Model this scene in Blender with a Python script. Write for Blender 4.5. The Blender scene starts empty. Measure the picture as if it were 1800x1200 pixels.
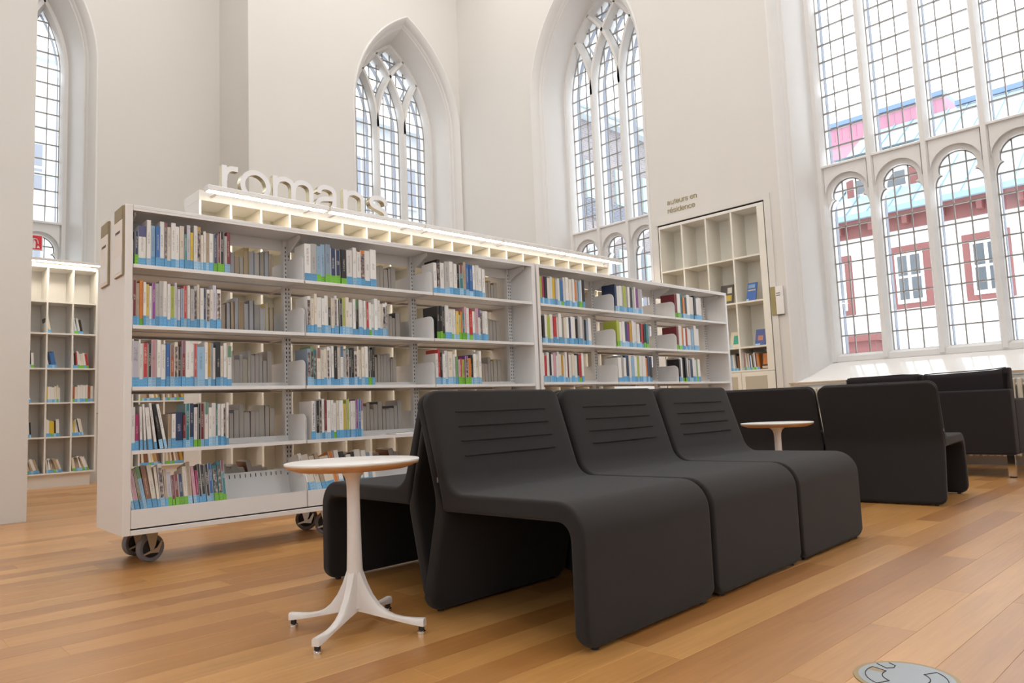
import bpy, bmesh, math, random
from mathutils import Vector, Matrix
from mathutils.geometry import tessellate_polygon
random.seed(7)
PI = math.pi
sc = bpy.context.scene
C = sc.collection

# ------------------------------------------------------------------ camera
CAM_H = 0.69
yaw, pitch, roll = math.radians(43.7313), math.radians(5.4027), math.radians(-2.3110)
fw = Vector((math.sin(yaw)*math.cos(pitch), math.cos(yaw)*math.cos(pitch), math.sin(pitch)))
rt = Vector((math.cos(yaw), -math.sin(yaw), 0))
up = rt.cross(fw)
r2 = rt*math.cos(roll)+up*math.sin(roll)
u2 = -rt*math.sin(roll)+up*math.cos(roll)
cd = bpy.data.cameras.new('camera')
cd.sensor_width = 36; cd.lens = 36*1274.43/1800; cd.clip_start = .05; cd.clip_end = 300
cam = bpy.data.objects.new('camera', cd); C.objects.link(cam)
cam.matrix_world = Matrix(((r2.x, u2.x, -fw.x, 0), (r2.y, u2.y, -fw.y, 0), (r2.z, u2.z, -fw.z, CAM_H), (0, 0, 0, 1)))
sc.camera = cam

# ------------------------------------------------------------------ world, sun, exposure
w = bpy.data.worlds.new('sky'); sc.world = w; w.use_nodes = True
bg = w.node_tree.nodes['Background']
bg.inputs['Color'].default_value = (.90, .95, 1.0, 1); bg.inputs['Strength'].default_value = 6.5
sd = bpy.data.lights.new('sun', 'SUN'); sd.energy = 2.2; sd.angle = .05; sd.color = (1, .96, .9)
sun = bpy.data.objects.new('sun', sd); C.objects.link(sun)
sun.rotation_euler = Vector((.62, .42, -.85)).to_track_quat('-Z', 'Y').to_euler()
vs = sc.view_settings
vs.view_transform = 'Standard'; vs.look = 'None'; vs.gamma = 1; vs.use_curve_mapping = False
vs.exposure = -0.44
LAMP_W = 100    # watts of each ceiling light
LED = 60.0       # emission of the shelf light bars

# ------------------------------------------------------------------ helpers
def tag(o, label=None, cat=None, group=None, kind=None):
    if label: o['label'] = label
    if cat: o['category'] = cat
    if group: o['group'] = group
    if kind: o['kind'] = kind
    return o

def empty(name, loc=(0, 0, 0), rz=0, parent=None):
    o = bpy.data.objects.new(name, None); C.objects.link(o)
    o.location = loc; o.rotation_euler = (0, 0, rz); o.empty_display_size = .1
    if parent: o.parent = parent
    return o

def link(name, me, parent=None, mat=None):
    o = bpy.data.objects.new(name, me); C.objects.link(o)
    if parent: o.parent = parent
    if mat and not me.materials: me.materials.append(mat)
    return o

class MB:
    def __init__(s): s.v = []; s.f = []; s.m = []; s.cm = 0
    def add(s, vs_, fs):
        n = len(s.v); s.v += [tuple(p) for p in vs_]
        for f in fs: s.f.append([i+n for i in f]); s.m.append(s.cm)
        return s
    def box(s, x0, x1, y0, y1, z0, z1):
        return s.add([(x0,y0,z0),(x1,y0,z0),(x1,y1,z0),(x0,y1,z0),(x0,y0,z1),(x1,y0,z1),(x1,y1,z1),(x0,y1,z1)],
              [(3,2,1,0),(4,5,6,7),(0,1,5,4),(1,2,6,5),(2,3,7,6),(3,0,4,7)])
    def cbox(s, x0, x1, y0, y1, z0, z1, c):
        # chamfered box: all twelve edges cut
        def ring(z, i): return [(x0+i,y0+c,z),(x0+c,y0+i,z),(x1-c,y0+i,z),(x1-i,y0+c,z),(x1-i,y1-c,z),(x1-c,y1-i,z),(x0+c,y1-i,z),(x0+i,y1-c,z)]
        P = ring(z0, c*.9)+ring(z0+c, 0)+ring(z1-c, 0)+ring(z1, c*.9)
        F = [tuple(reversed(range(8))), tuple(range(24, 32))]
        for k in range(3):
            for i in range(8):
                j = (i+1) % 8; F.append((k*8+i, k*8+j, k*8+8+j, k*8+8+i))
        return s.add(P, F)
    def prism(s, poly, fn, a, b):
        # poly: 2d points (ccw); fn(p, t) -> xyz
        n = len(poly)
        P = [fn(p, a) for p in poly]+[fn(p, b) for p in poly]
        F = [tuple(reversed(range(n))), tuple(range(n, 2*n))]+[(i, (i+1) % n, n+(i+1) % n, n+i) for i in range(n)]
        return s.add(P, F)
    def lathe(s, prof, n=32, c=(0, 0), cap=True):
        P = []; F = []
        for r, z in prof:
            for k in range(n):
                a = 2*PI*k/n; P.append((c[0]+r*math.cos(a), c[1]+r*math.sin(a), z))
        for i in range(len(prof)-1):
            for k in range(n):
                j = (k+1) % n; F.append((i*n+k, i*n+j, (i+1)*n+j, (i+1)*n+k))
        if cap:
            F.append(tuple(reversed(range(n)))); F.append(tuple(range((len(prof)-1)*n, len(prof)*n)))
        return s.add(P, F)
    def cyl(s, p, q, r, n=12, r2=None):
        p = Vector(p); q = Vector(q); d = (q-p).normalized(); a = d.orthogonal().normalized(); b = d.cross(a)
        r2 = r if r2 is None else r2
        P = [p+(a*math.cos(2*PI*k/n)+b*math.sin(2*PI*k/n))*r for k in range(n)]+[q+(a*math.cos(2*PI*k/n)+b*math.sin(2*PI*k/n))*r2 for k in range(n)]
        F = [tuple(reversed(range(n))), tuple(range(n, 2*n))]+[(k, (k+1) % n, n+(k+1) % n, n+k) for k in range(n)]
        return s.add(P, F)
    def tube(s, pts, r, n=8):
        pts = [Vector(p) for p in pts]; P = []; F = []
        nrm = None
        for i, p in enumerate(pts):
            d = (pts[min(i+1, len(pts)-1)]-pts[max(i-1, 0)]).normalized()
            a = d.orthogonal().normalized() if nrm is None else (nrm-d*nrm.dot(d)).normalized()
            nrm = a; b = d.cross(a)
            P += [p+(a*math.cos(2*PI*k/n)+b*math.sin(2*PI*k/n))*r for k in range(n)]
        for i in range(len(pts)-1):
            for k in range(n):
                j = (k+1) % n; F.append((i*n+k, i*n+j, (i+1)*n+j, (i+1)*n+k))
        F.append(tuple(reversed(range(n)))); F.append(tuple(range((len(pts)-1)*n, len(pts)*n)))
        return s.add(P, F)
    def mesh(s, name, mats, smooth=None):
        me = bpy.data.meshes.new(name); me.from_pydata(s.v, [], s.f)
        for m in (mats if isinstance(mats, (list, tuple)) else [mats]): me.materials.append(m)
        if any(s.m): me.polygons.foreach_set('material_index', s.m)
        bm = bmesh.new(); bm.from_mesh(me)
        bmesh.ops.recalc_face_normals(bm, faces=bm.faces)
        if smooth:
            for f in bm.faces: f.smooth = True
            for e in bm.edges:
                if len(e.link_faces) == 2 and e.calc_face_angle(0) > math.radians(smooth): e.smooth = False
        bm.to_mesh(me); bm.free(); me.update()
        return me
    def build(s, name, mats, parent=None, smooth=None):
        return link(name, s.mesh(name, mats, smooth), parent)

def box(name, mat, parent, x0, x1, y0, y1, z0, z1, c=0):
    m = MB()
    if c: m.cbox(x0, x1, y0, y1, z0, z1, c)
    else: m.box(x0, x1, y0, y1, z0, z1)
    return m.build(name, mat, parent)

def fillet(pts, n=6):
    # pts: (x, y, radius) -> rounded outline
    out = []; N = len(pts)
    for i in range(N):
        p = Vector(pts[i][:2]); r = pts[i][2]
        a = (Vector(pts[i-1][:2])-p); b = (Vector(pts[(i+1) % N][:2])-p)
        la, lb = a.length, b.length; a.normalize(); b.normalize()
        if r <= 0: out.append(p); continue
        ang = a.angle(b); t = min(r/math.tan(ang/2), la*.49, lb*.49); r = t*math.tan(ang/2)
        c = p+(a+b).normalized()*(r/math.sin(ang/2))
        s0 = p+a*t-c; s1 = p+b*t-c
        a0 = math.atan2(s0.y, s0.x); da = math.atan2(s1.y, s1.x)-a0
        da = (da+PI) % (2*PI)-PI
        for k in range(n+1): out.append(c+Vector((math.cos(a0+da*k/n), math.sin(a0+da*k/n)))*r)
    return out

def inset(poly, d, kmin=.5):
    out = []; N = len(poly)
    for i in range(N):
        e0 = (poly[i]-poly[i-1]); e1 = (poly[(i+1) % N]-poly[i])
        n0 = Vector((-e0.y, e0.x)); n1 = Vector((-e1.y, e1.x))
        if n0.length > 1e-9: n0.normalize()
        if n1.length > 1e-9: n1.normalize()
        nn = n0+n1
        if nn.length < 1e-6: nn = n0
        nn.normalize(); k = max(kmin, nn.dot(n0))
        out.append(poly[i]+nn*d/k)
    return out

def area2(poly): return sum(poly[i-1].x*poly[i].y-poly[i].x*poly[i-1].y for i in range(len(poly)))/2

def soft_extrude(m, outline, fn, width, r, seg=4):
    # outline ccw (Vector2); soft rounded side edges; fn(p, t) -> xyz
    n = len(outline); rings = []
    for k in range(seg+1):
        th = PI/2*k/seg; rings.append((inset(outline, r*(1-math.sin(th))), r*(1-math.cos(th))))
    rings += [(p, width-t) for p, t in reversed(rings)]
    P = []; F = []
    for p, t in rings: P += [fn(q, t) for q in p]
    for i in range(len(rings)-1):
        for k in range(n):
            j = (k+1) % n; F.append((i*n+k, i*n+j, (i+1)*n+j, (i+1)*n+k))
    tri = tessellate_polygon([[Vector((q.x, q.y, 0)) for q in rings[0][0]]])
    L = (len(rings)-1)*n
    F += [tuple(t) for t in tri]+[tuple(L+i for i in t) for t in tri]
    return m.add(P, F)

# ------------------------------------------------------------------ materials
def mat(name, col, rough=.5, metal=0, spec=.5, var=0, vscale=8, bump=0, bscale=60, sheen=0, emit=None, es=0, coat=0):
    m = bpy.data.materials.new(name); m.use_nodes = True
    nt = m.node_tree; b = nt.nodes['Principled BSDF']
    b.inputs['Base Color'].default_value = (*col, 1); b.inputs['Roughness'].default_value = rough
    b.inputs['Metallic'].default_value = metal; b.inputs['Specular IOR Level'].default_value = spec
    b.inputs['Sheen Weight'].default_value = sheen; b.inputs['Coat Weight'].default_value = coat
    if emit: b.inputs['Emission Color'].default_value = (*emit, 1); b.inputs['Emission Strength'].default_value = es
    if var or bump:
        tc = nt.nodes.new('ShaderNodeTexCoord')
    if var:
        nz = nt.nodes.new('ShaderNodeTexNoise'); nz.inputs['Scale'].default_value = vscale; nz.inputs['Detail'].default_value = 4
        nt.links.new(tc.outputs['Object'], nz.inputs['Vector'])
        mx = nt.nodes.new('ShaderNodeMix'); mx.data_type = 'RGBA'
        mx.inputs[6].default_value = (*[c*(1-var) for c in col], 1); mx.inputs[7].default_value = (*[min(1, c*(1+var)) for c in col], 1)
        nt.links.new(nz.outputs['Fac'], mx.inputs[0]); nt.links.new(mx.outputs[2], b.inputs['Base Color'])
    if bump:
        n2 = nt.nodes.new('ShaderNodeTexNoise'); n2.inputs['Scale'].default_value = bscale; n2.inputs['Detail'].default_value = 3
        nt.links.new(tc.outputs['Object'], n2.inputs['Vector'])
        bp = nt.nodes.new('ShaderNodeBump'); bp.inputs['Strength'].default_value = bump; bp.inputs['Distance'].default_value = .01
        nt.links.new(n2.outputs['Fac'], bp.inputs['Height']); nt.links.new(bp.outputs['Normal'], b.inputs['Normal'])
    return m

M = {}
M['wall'] = mat('plaster', (.70, .68, .648), .55, spec=.3, var=.02, vscale=1.5, bump=.03, bscale=20)
M['stone'] = mat('painted_stone', (.75, .74, .73), .45, spec=.4, var=.02, vscale=5)
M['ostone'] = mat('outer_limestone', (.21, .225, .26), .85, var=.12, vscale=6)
M['sill'] = mat('sill_gloss', (.83, .82, .81), .16, spec=.5, var=.01)
M['sillwood'] = mat('sill_edge_wood', (.52, .38, .24), .5, var=.1, vscale=12)
M['came'] = mat('glazing_metal', (.30, .285, .27), .5, metal=.1, var=.1)
M['metal'] = mat('shelf_metal', (.80, .79, .785), .28, metal=0, spec=.5, var=.015, vscale=3)
M['metal_d'] = mat('shelf_metal_inner', (.70, .69, .68), .32, var=.015, vscale=3)
M['panel'] = mat('end_panel', (.80, .765, .735), .45, var=.015, vscale=2)
M['lam'] = mat('white_laminate', (.80, .785, .75), .4, var=.01, vscale=3)
M['cream'] = mat('cream_board', (.80, .76, .665), .45, var=.015, vscale=3)
M['beige'] = mat('beige_board', (.80, .77, .69), .5, var=.02, vscale=3)
M['grille'] = mat('grille', (.50, .45, .36), .6, var=.06, vscale=200)
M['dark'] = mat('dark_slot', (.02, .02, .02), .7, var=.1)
M['fabric'] = mat('charcoal_fabric', (.024, .0215, .0215), .95, spec=.2, var=.12, vscale=350, bump=.25, bscale=700, sheen=.10)
M['fabric2'] = mat('charcoal_wool', (.021, .0175, .019), .95, spec=.2, var=.12, vscale=350, bump=.25, bscale=600, sheen=.1)
M['seam'] = mat('seam_thread', (.008, .008, .009), .9, var=.1)
M['lacq'] = mat('white_lacquer', (.79, .755, .725), .3, spec=.5, var=.01)
M['ttop'] = mat('white_table_laminate', (.80, .78, .75), .35, var=.01)
M['twood'] = mat('birch_edge', (.55, .30, .13), .45, var=.12, vscale=20)
M['black'] = mat('black_rubber', (.015, .015, .017), .6, var=.1)
M['tyre'] = mat('grey_tyre', (.20, .19, .21), .55, var=.06)
M['steel'] = mat('zinc_steel', (.55, .53, .48), .3, metal=.9, var=.08, vscale=30)
M['chrome'] = mat('chrome', (.75, .74, .72), .08, metal=1)
M['letter'] = mat('letter_white', (.80, .79, .80), .35, var=.01)
M['gold'] = mat('olive_gold', (.33, .27, .12), .45, metal=.2, var=.05)
M['sign'] = mat('sign_cream', (.80, .73, .67), .5, var=.01)
M['signw'] = mat('sign_white', (.80, .77, .76), .4, var=.01)
M['olive'] = mat('olive_header', (.30, .24, .14), .5, var=.05, vscale=40)
M['ink'] = mat('ink_grey', (.06, .055, .05), .7, var=.05)
M['red'] = mat('sign_red', (.68, .02, .04), .45, var=.03)
M['outlet'] = mat('outlet_grey', (.36, .385, .40), .35, metal=.3, var=.03)
M['brass'] = mat('brass_ring', (.38, .28, .14), .4, metal=.5, var=.05)
M['rad'] = mat('radiator_cream', (.66, .59, .48), .4, var=.02)
M['led'] = mat('led_diffuser', (.9, .85, .75), .5, emit=(1, .87, .69), es=LED)
M['lampb'] = mat('lamp_body', (.78, .77, .76), .4, var=.01)
M['ext_w'] = mat('render_white', (.60, .585, .57), .8, var=.03, vscale=2)
M['ext_r'] = mat('brick_red_paint', (.15, .05, .046), .6, var=.06, vscale=4)
M['ext_p'] = mat('red_cladding', (.30, .13, .18), .6, var=.05, vscale=4)
M['ext_roof'] = mat('tin_roof', (.22, .30, .33), .45, metal=0, var=.04, vscale=2)
M['ext_rib'] = mat('roof_seam', (.17, .25, .30), .4, var=.04)
M['ext_b'] = mat('blue_flashing', (.10, .16, .28), .5, var=.05)
M['ext_g'] = mat('dark_window_glass', (.075, .085, .095), .1, var=.2, vscale=3)
M['ext_c'] = mat('white_cornice', (.34, .38, .40), .5, var=.03)
M['ext_l'] = mat('louvre_grey', (.16, .17, .20), .6, var=.05)
M['ext_pale'] = mat('pale_limestone', (.30, .31, .33), .8, var=.05, vscale=1.5)
M['ext_mint'] = mat('pale_green_sash', (.27, .35, .35), .5, var=.04)

def brick_mat():
    m = bpy.data.materials.new('grey_brick'); m.use_nodes = True; nt = m.node_tree; b = nt.nodes['Principled BSDF']
    tc = nt.nodes.new('ShaderNodeTexCoord'); mp = nt.nodes.new('ShaderNodeMapping')
    mp.inputs['Rotation'].default_value = (PI/2, 0, 0)
    bk = nt.nodes.new('ShaderNodeTexBrick'); bk.inputs['Scale'].default_value = 3.2
    bk.inputs['Color1'].default_value = (.20, .17, .17, 1); bk.inputs['Color2'].default_value = (.14, .125, .135, 1); bk.inputs['Mortar'].default_value = (.26, .25, .25, 1)
    nt.links.new(tc.outputs['Object'], mp.inputs['Vector']); nt.links.new(mp.outputs[0], bk.inputs['Vector'])
    nt.links.new(bk.outputs['Color'], b.inputs['Base Color']); b.inputs['Roughness'].default_value = .85
    return m
M['ext_brick'] = brick_mat()

def glass_mat():
    m = bpy.data.materials.new('window_glass'); m.use_nodes = True; nt = m.node_tree
    for n in list(nt.nodes):
        if n.type == 'BSDF_PRINCIPLED': nt.nodes.remove(n)
    out = nt.nodes['Material Output']
    tr = nt.nodes.new('ShaderNodeBsdfTransparent'); tr.inputs['Color'].default_value = (.95, .97, .98, 1)
    gl = nt.nodes.new('ShaderNodeBsdfGlossy'); gl.inputs['Roughness'].default_value = .03
    fr = nt.nodes.new('ShaderNodeFresnel'); fr.inputs['IOR'].default_value = 1.35
    nz = nt.nodes.new('ShaderNodeTexNoise'); nz.inputs['Scale'].default_value = 3
    bp = nt.nodes.new('ShaderNodeBump'); bp.inputs['Strength'].default_value = .06
    nt.links.new(nz.outputs['Fac'], bp.inputs['Height']); nt.links.new(bp.outputs['Normal'], gl.inputs['Normal'])
    mx = nt.nodes.new('ShaderNodeMixShader')
    nt.links.new(fr.outputs[0], mx.inputs[0]); nt.links.new(tr.outputs[0], mx.inputs[1]); nt.links.new(gl.outputs[0], mx.inputs[2])
    nt.links.new(mx.outputs[0], out.inputs['Surface'])
    return m
M['glass'] = glass_mat()

def oak_mat():
    m = bpy.data.materials.new('oak_plank'); m.use_nodes = True; nt = m.node_tree; b = nt.nodes['Principled BSDF']
    L = nt.links.new; N = nt.nodes.new
    g = N('ShaderNodeNewGeometry'); oi = N('ShaderNodeObjectInfo')
    add = N('ShaderNodeMath'); add.operation = 'ADD'; L(g.outputs['Random Per Island'], add.inputs[0]); L(oi.outputs['Random'], add.inputs[1])
    fr = N('ShaderNodeMath'); fr.operation = 'FRACT'; L(add.outputs[0], fr.inputs[0])
    sh = N('ShaderNodeVectorMath'); sh.operation = 'SCALE'; sh.inputs[0].default_value = (37, 53, 11); L(fr.outputs[0], sh.inputs['Scale'])
    ad = N('ShaderNodeVectorMath'); ad.operation = 'ADD'; L(g.outputs['Position'], ad.inputs[0]); L(sh.outputs[0], ad.inputs[1])
    mp = N('ShaderNodeMapping'); mp.inputs['Scale'].default_value = (1.2, 26, 1); L(ad.outputs[0], mp.inputs['Vector'])
    nz = N('ShaderNodeTexNoise'); nz.inputs['Scale'].default_value = 2.2; nz.inputs['Detail'].default_value = 7; nz.inputs['Roughness'].default_value = .62; nz.inputs['Distortion'].default_value = .6
    L(mp.outputs[0], nz.inputs['Vector'])
    mp2 = N('ShaderNodeMapping'); mp2.inputs['Scale'].default_value = (.9, 5, 1); L(ad.outputs[0], mp2.inputs['Vector'])
    n2 = N('ShaderNodeTexNoise'); n2.inputs['Scale'].default_value = 1.6; n2.inputs['Detail'].default_value = 3; L(mp2.outputs[0], n2.inputs['Vector'])
    r1 = N('ShaderNodeValToRGB'); e = r1.color_ramp
    e.elements[0].position = 0; e.elements[0].color = (.40, .175, .045, 1); e.elements[1].position = 1; e.elements[1].color = (.63, .335, .108, 1)
    k = e.elements.new(.5); k.color = (.51, .248, .068, 1)
    L(fr.outputs[0], r1.inputs['Fac'])
    r2_ = N('ShaderNodeValToRGB'); r2_.color_ramp.elements[0].position = .3; r2_.color_ramp.elements[0].color = (.72, .66, .6, 1)
    r2_.color_ramp.elements[1].position = .7; r2_.color_ramp.elements[1].color = (1.08, 1.08, 1.08, 1); L(nz.outputs['Fac'], r2_.inputs['Fac'])
    mu = N('ShaderNodeMix'); mu.data_type = 'RGBA'; mu.blend_type = 'MULTIPLY'; mu.inputs[0].default_value = .55; L(r1.outputs[0], mu.inputs[6]); L(r2_.outputs[0], mu.inputs[7])
    r3 = N('ShaderNodeValToRGB'); r3.color_ramp.elements[0].position = .3; r3.color_ramp.elements[0].color = (.8, .76, .72, 1); r3.color_ramp.elements[1].position = .7; r3.color_ramp.elements[1].color = (1.1, 1.1, 1.1, 1); L(n2.outputs['Fac'], r3.inputs['Fac'])
    m2 = N('ShaderNodeMix'); m2.data_type = 'RGBA'; m2.blend_type = 'MULTIPLY'; m2.inputs[0].default_value = .5; L(mu.outputs[2], m2.inputs[6]); L(r3.outputs[0], m2.inputs[7])
    mp3 = N('ShaderNodeMapping'); mp3.inputs['Scale'].default_value = (.55, 2.6, 0); L(ad.outputs[0], mp3.inputs['Vector'])
    vo = N('ShaderNodeTexVoronoi'); vo.inputs['Scale'].default_value = 1.0; L(mp3.outputs[0], vo.inputs['Vector'])
    kn = N('ShaderNodeMath'); kn.operation = 'MULTIPLY_ADD'; L(nz.outputs['Fac'], kn.inputs[0]); kn.inputs[1].default_value = .10; L(vo.outputs['Distance'], kn.inputs[2])
    r4 = N('ShaderNodeValToRGB'); r4.color_ramp.elements[0].position = .06; r4.color_ramp.elements[0].color = (.50, .42, .36, 1); r4.color_ramp.elements[1].position = .13; r4.color_ramp.elements[1].color = (1, 1, 1, 1); L(kn.outputs[0], r4.inputs['Fac'])
    m6 = N('ShaderNodeMix'); m6.data_type = 'RGBA'; m6.blend_type = 'MULTIPLY'; m6.inputs[0].default_value = .8; L(m2.outputs[2], m6.inputs[6]); L(r4.outputs[0], m6.inputs[7])
    L(m6.outputs[2], b.inputs['Base Color'])
    b.inputs['Roughness'].default_value = .42; b.inputs['Specular IOR Level'].default_value = .5; b.inputs['Coat Weight'].default_value = .6; b.inputs['Coat Roughness'].default_value = .30; b.inputs['Coat IOR'].default_value = 1.6
    bp = N('ShaderNodeBump'); bp.inputs['Strength'].default_value = .05; bp.inputs['Distance'].default_value = .01
    L(nz.outputs['Fac'], bp.inputs['Height']); L(bp.outputs['Normal'], b.inputs['Normal'])
    return m
M['oak'] = oak_mat()

def book_mat(attr=False):
    m = bpy.data.materials.new('book_cover_mass' if attr else 'book_cover'); m.use_nodes = True; nt = m.node_tree; b = nt.nodes['Principled BSDF']
    L = nt.links.new; N = nt.nodes.new
    b.inputs['Roughness'].default_value = .38
    if attr:
        a = N('ShaderNodeAttribute'); a.attribute_name = 'bookcol'; L(a.outputs['Color'], b.inputs['Base Color']); return m
    oi = N('ShaderNodeObjectInfo'); tc = N('ShaderNodeTexCoord'); sp = N('ShaderNodeSeparateXYZ'); L(tc.outputs['Object'], sp.inputs[0])
    def mth(op, a, b_=None, c=None):
        n = N('ShaderNodeMath'); n.operation = op
        for i, v in enumerate((a, b_, c)):
            if v is None: continue
            if isinstance(v, (int, float)): n.inputs[i].default_value = v
            else: L(v, n.inputs[i])
        return n.outputs[0]
    rnd = oi.outputs['Random']
    # printed spine: a column of small marks in the middle of the spine, length and place vary from book to book
    x, y, z = sp.outputs
    inx = mth('LESS_THAN', mth('ABSOLUTE', mth('SUBTRACT', x, .5)), mth('MULTIPLY_ADD', rnd, .12, .13))
    iny = mth('LESS_THAN', y, .02)
    z0 = mth('MULTIPLY_ADD', rnd, .25, .32); z1 = mth('MULTIPLY_ADD', mth('FRACT', mth('MULTIPLY', rnd, 7.3)), .28, .62)
    inz = mth('MULTIPLY', mth('GREATER_THAN', z, z0), mth('LESS_THAN', z, z1))
    cb = N('ShaderNodeCombineXYZ'); L(mth('MULTIPLY', x, 2.2), cb.inputs[0]); L(mth('MULTIPLY', rnd, 91), cb.inputs[1]); L(mth('MULTIPLY', z, 62), cb.inputs[2])
    nz = N('ShaderNodeTexNoise'); nz.inputs['Scale'].default_value = 1.6; nz.inputs['Detail'].default_value = 2; L(cb.outputs[0], nz.inputs['Vector'])
    mark = mth('MULTIPLY', mth('MULTIPLY', inx, iny), mth('MULTIPLY', inz, mth('GREATER_THAN', nz.outputs['Fac'], .5)))
    bw = N('ShaderNodeRGBToBW'); L(oi.outputs['Color'], bw.inputs[0])
    lightc = mth('GREATER_THAN', bw.outputs[0], .28)
    tx = N('ShaderNodeMix'); tx.data_type = 'RGBA'; L(lightc, tx.inputs[0]); tx.inputs[6].default_value = (.78, .72, .62, 1); tx.inputs[7].default_value = (.10, .09, .10, 1)
    mx = N('ShaderNodeMix'); mx.data_type = 'RGBA'; L(mth('MULTIPLY', mark, .5), mx.inputs[0]); L(oi.outputs['Color'], mx.inputs[6]); L(tx.outputs[2], mx.inputs[7])
    # some spines carry a coloured block near the top
    blk = mth('MULTIPLY', mth('GREATER_THAN', mth('FRACT', mth('MULTIPLY', rnd, 13.7)), .93), mth('MULTIPLY', iny, mth('GREATER_THAN', z, .72)))
    hs = N('ShaderNodeHueSaturation'); hs.inputs['Color'].default_value = (.26, .14, .11, 1); L(mth('FRACT', mth('MULTIPLY', rnd, 31.1)), hs.inputs['Hue'])
    m3 = N('ShaderNodeMix'); m3.data_type = 'RGBA'; L(blk, m3.inputs[0]); L(mx.outputs[2], m3.inputs[6]); L(hs.outputs[0], m3.inputs[7])
    edge = mth('MULTIPLY', mth('GREATER_THAN', mth('FRACT', mth('MULTIPLY', rnd, 5.9)), .45), mth('MULTIPLY', iny, mth('GREATER_THAN', mth('ABSOLUTE', mth('SUBTRACT', x, .5)), .37)))
    m4 = N('ShaderNodeMix'); m4.data_type = 'RGBA'; L(mth('MULTIPLY', edge, .85), m4.inputs[0]); L(m3.outputs[2], m4.inputs[6]); m4.inputs[7].default_value = (.66, .63, .60, 1)
    cb2 = N('ShaderNodeCombineXYZ'); L(mth('MULTIPLY', x, .9), cb2.inputs[0]); L(mth('MULTIPLY', rnd, 57), cb2.inputs[1]); L(mth('MULTIPLY', z, 7), cb2.inputs[2])
    n3 = N('ShaderNodeTexNoise'); n3.inputs['Scale'].default_value = 1.8; n3.inputs['Detail'].default_value = 3; L(cb2.outputs[0], n3.inputs['Vector'])
    rp_ = N('ShaderNodeValToRGB'); rp_.color_ramp.elements[0].position = .35; rp_.color_ramp.elements[0].color = (.03, .03, .04, 1); rp_.color_ramp.elements[1].position = .72; rp_.color_ramp.elements[1].color = (.60, .52, .42, 1)
    k_ = rp_.color_ramp.elements.new(.52); k_.color = (.22, .16, .15, 1); L(n3.outputs['Fac'], rp_.inputs['Fac'])
    pic = mth('MULTIPLY', mth('MULTIPLY', iny, mth('LESS_THAN', mth('ABSOLUTE', mth('SUBTRACT', x, .5)), .37)), mth('MULTIPLY', mth('GREATER_THAN', mth('FRACT', mth('MULTIPLY', rnd, 17.3)), .92), mth('LESS_THAN', z, .9)))
    m5 = N('ShaderNodeMix'); m5.data_type = 'RGBA'; L(pic, m5.inputs[0]); L(m4.outputs[2], m5.inputs[6]); L(rp_.outputs[0], m5.inputs[7])
    L(m5.outputs[2], b.inputs['Base Color'])
    return m
M['book'] = book_mat(); M['bookmass'] = book_mat(True)
M['pages'] = mat('book_pages', (.56, .52, .47), .9, var=.08, vscale=60)
def obj_col_mat(name, rough):
    m = bpy.data.materials.new(name); m.use_nodes = True; b = m.node_tree.nodes['Principled BSDF']; oi = m.node_tree.nodes.new('ShaderNodeObjectInfo')
    m.node_tree.links.new(oi.outputs['Color'], b.inputs['Base Color']); b.inputs['Roughness'].default_value = rough; return m
M['pages2'] = obj_col_mat('book_page_tint', .9)
PTINT = [(.66, .62, .56), (.58, .58, .62), (.64, .53, .37), (.46, .44, .42), (.56, .49, .40), (.60, .60, .63), (.52, .40, .25)]

def sticker_mat():
    m = bpy.data.materials.new('shelf_mark_sticker'); m.use_nodes = True; nt = m.node_tree; b = nt.nodes['Principled BSDF']
    L = nt.links.new; N = nt.nodes.new
    oi = N('ShaderNodeObjectInfo'); tc = N('ShaderNodeTexCoord'); sp = N('ShaderNodeSeparateXYZ'); L(tc.outputs['Object'], sp.inputs[0])
    w_ = N('ShaderNodeTexNoise'); w_.inputs['Scale'].default_value = 9; L(tc.outputs['Object'], w_.inputs['Vector'])
    def mth(op, a, b_=None):
        n = N('ShaderNodeMath'); n.operation = op
        for i, v in enumerate((a, b_)):
            if v is None: continue
            if isinstance(v, (int, float)): n.inputs[i].default_value = v
            else: L(v, n.inputs[i])
        return n.outputs[0]
    row = mth('LESS_THAN', mth('ABSOLUTE', mth('SUBTRACT', mth('FRACT', mth('MULTIPLY', sp.outputs[2], 3.0)), .5)), .16)
    inx = mth('LESS_THAN', mth('ABSOLUTE', mth('SUBTRACT', sp.outputs[0], .5)), .32)
    mk = mth('MULTIPLY', mth('MULTIPLY', row, inx), mth('GREATER_THAN', w_.outputs['Fac'], .5))
    mx = N('ShaderNodeMix'); mx.data_type = 'RGBA'; L(mth('MULTIPLY', mk, .55), mx.inputs[0]); L(oi.outputs['Color'], mx.inputs[6]); mx.inputs[7].default_value = (.03, .05, .08, 1)
    L(mx.outputs[2], b.inputs['Base Color']); b.inputs['Roughness'].default_value = .4
    return m
M['sticker'] = sticker_mat()

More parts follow.
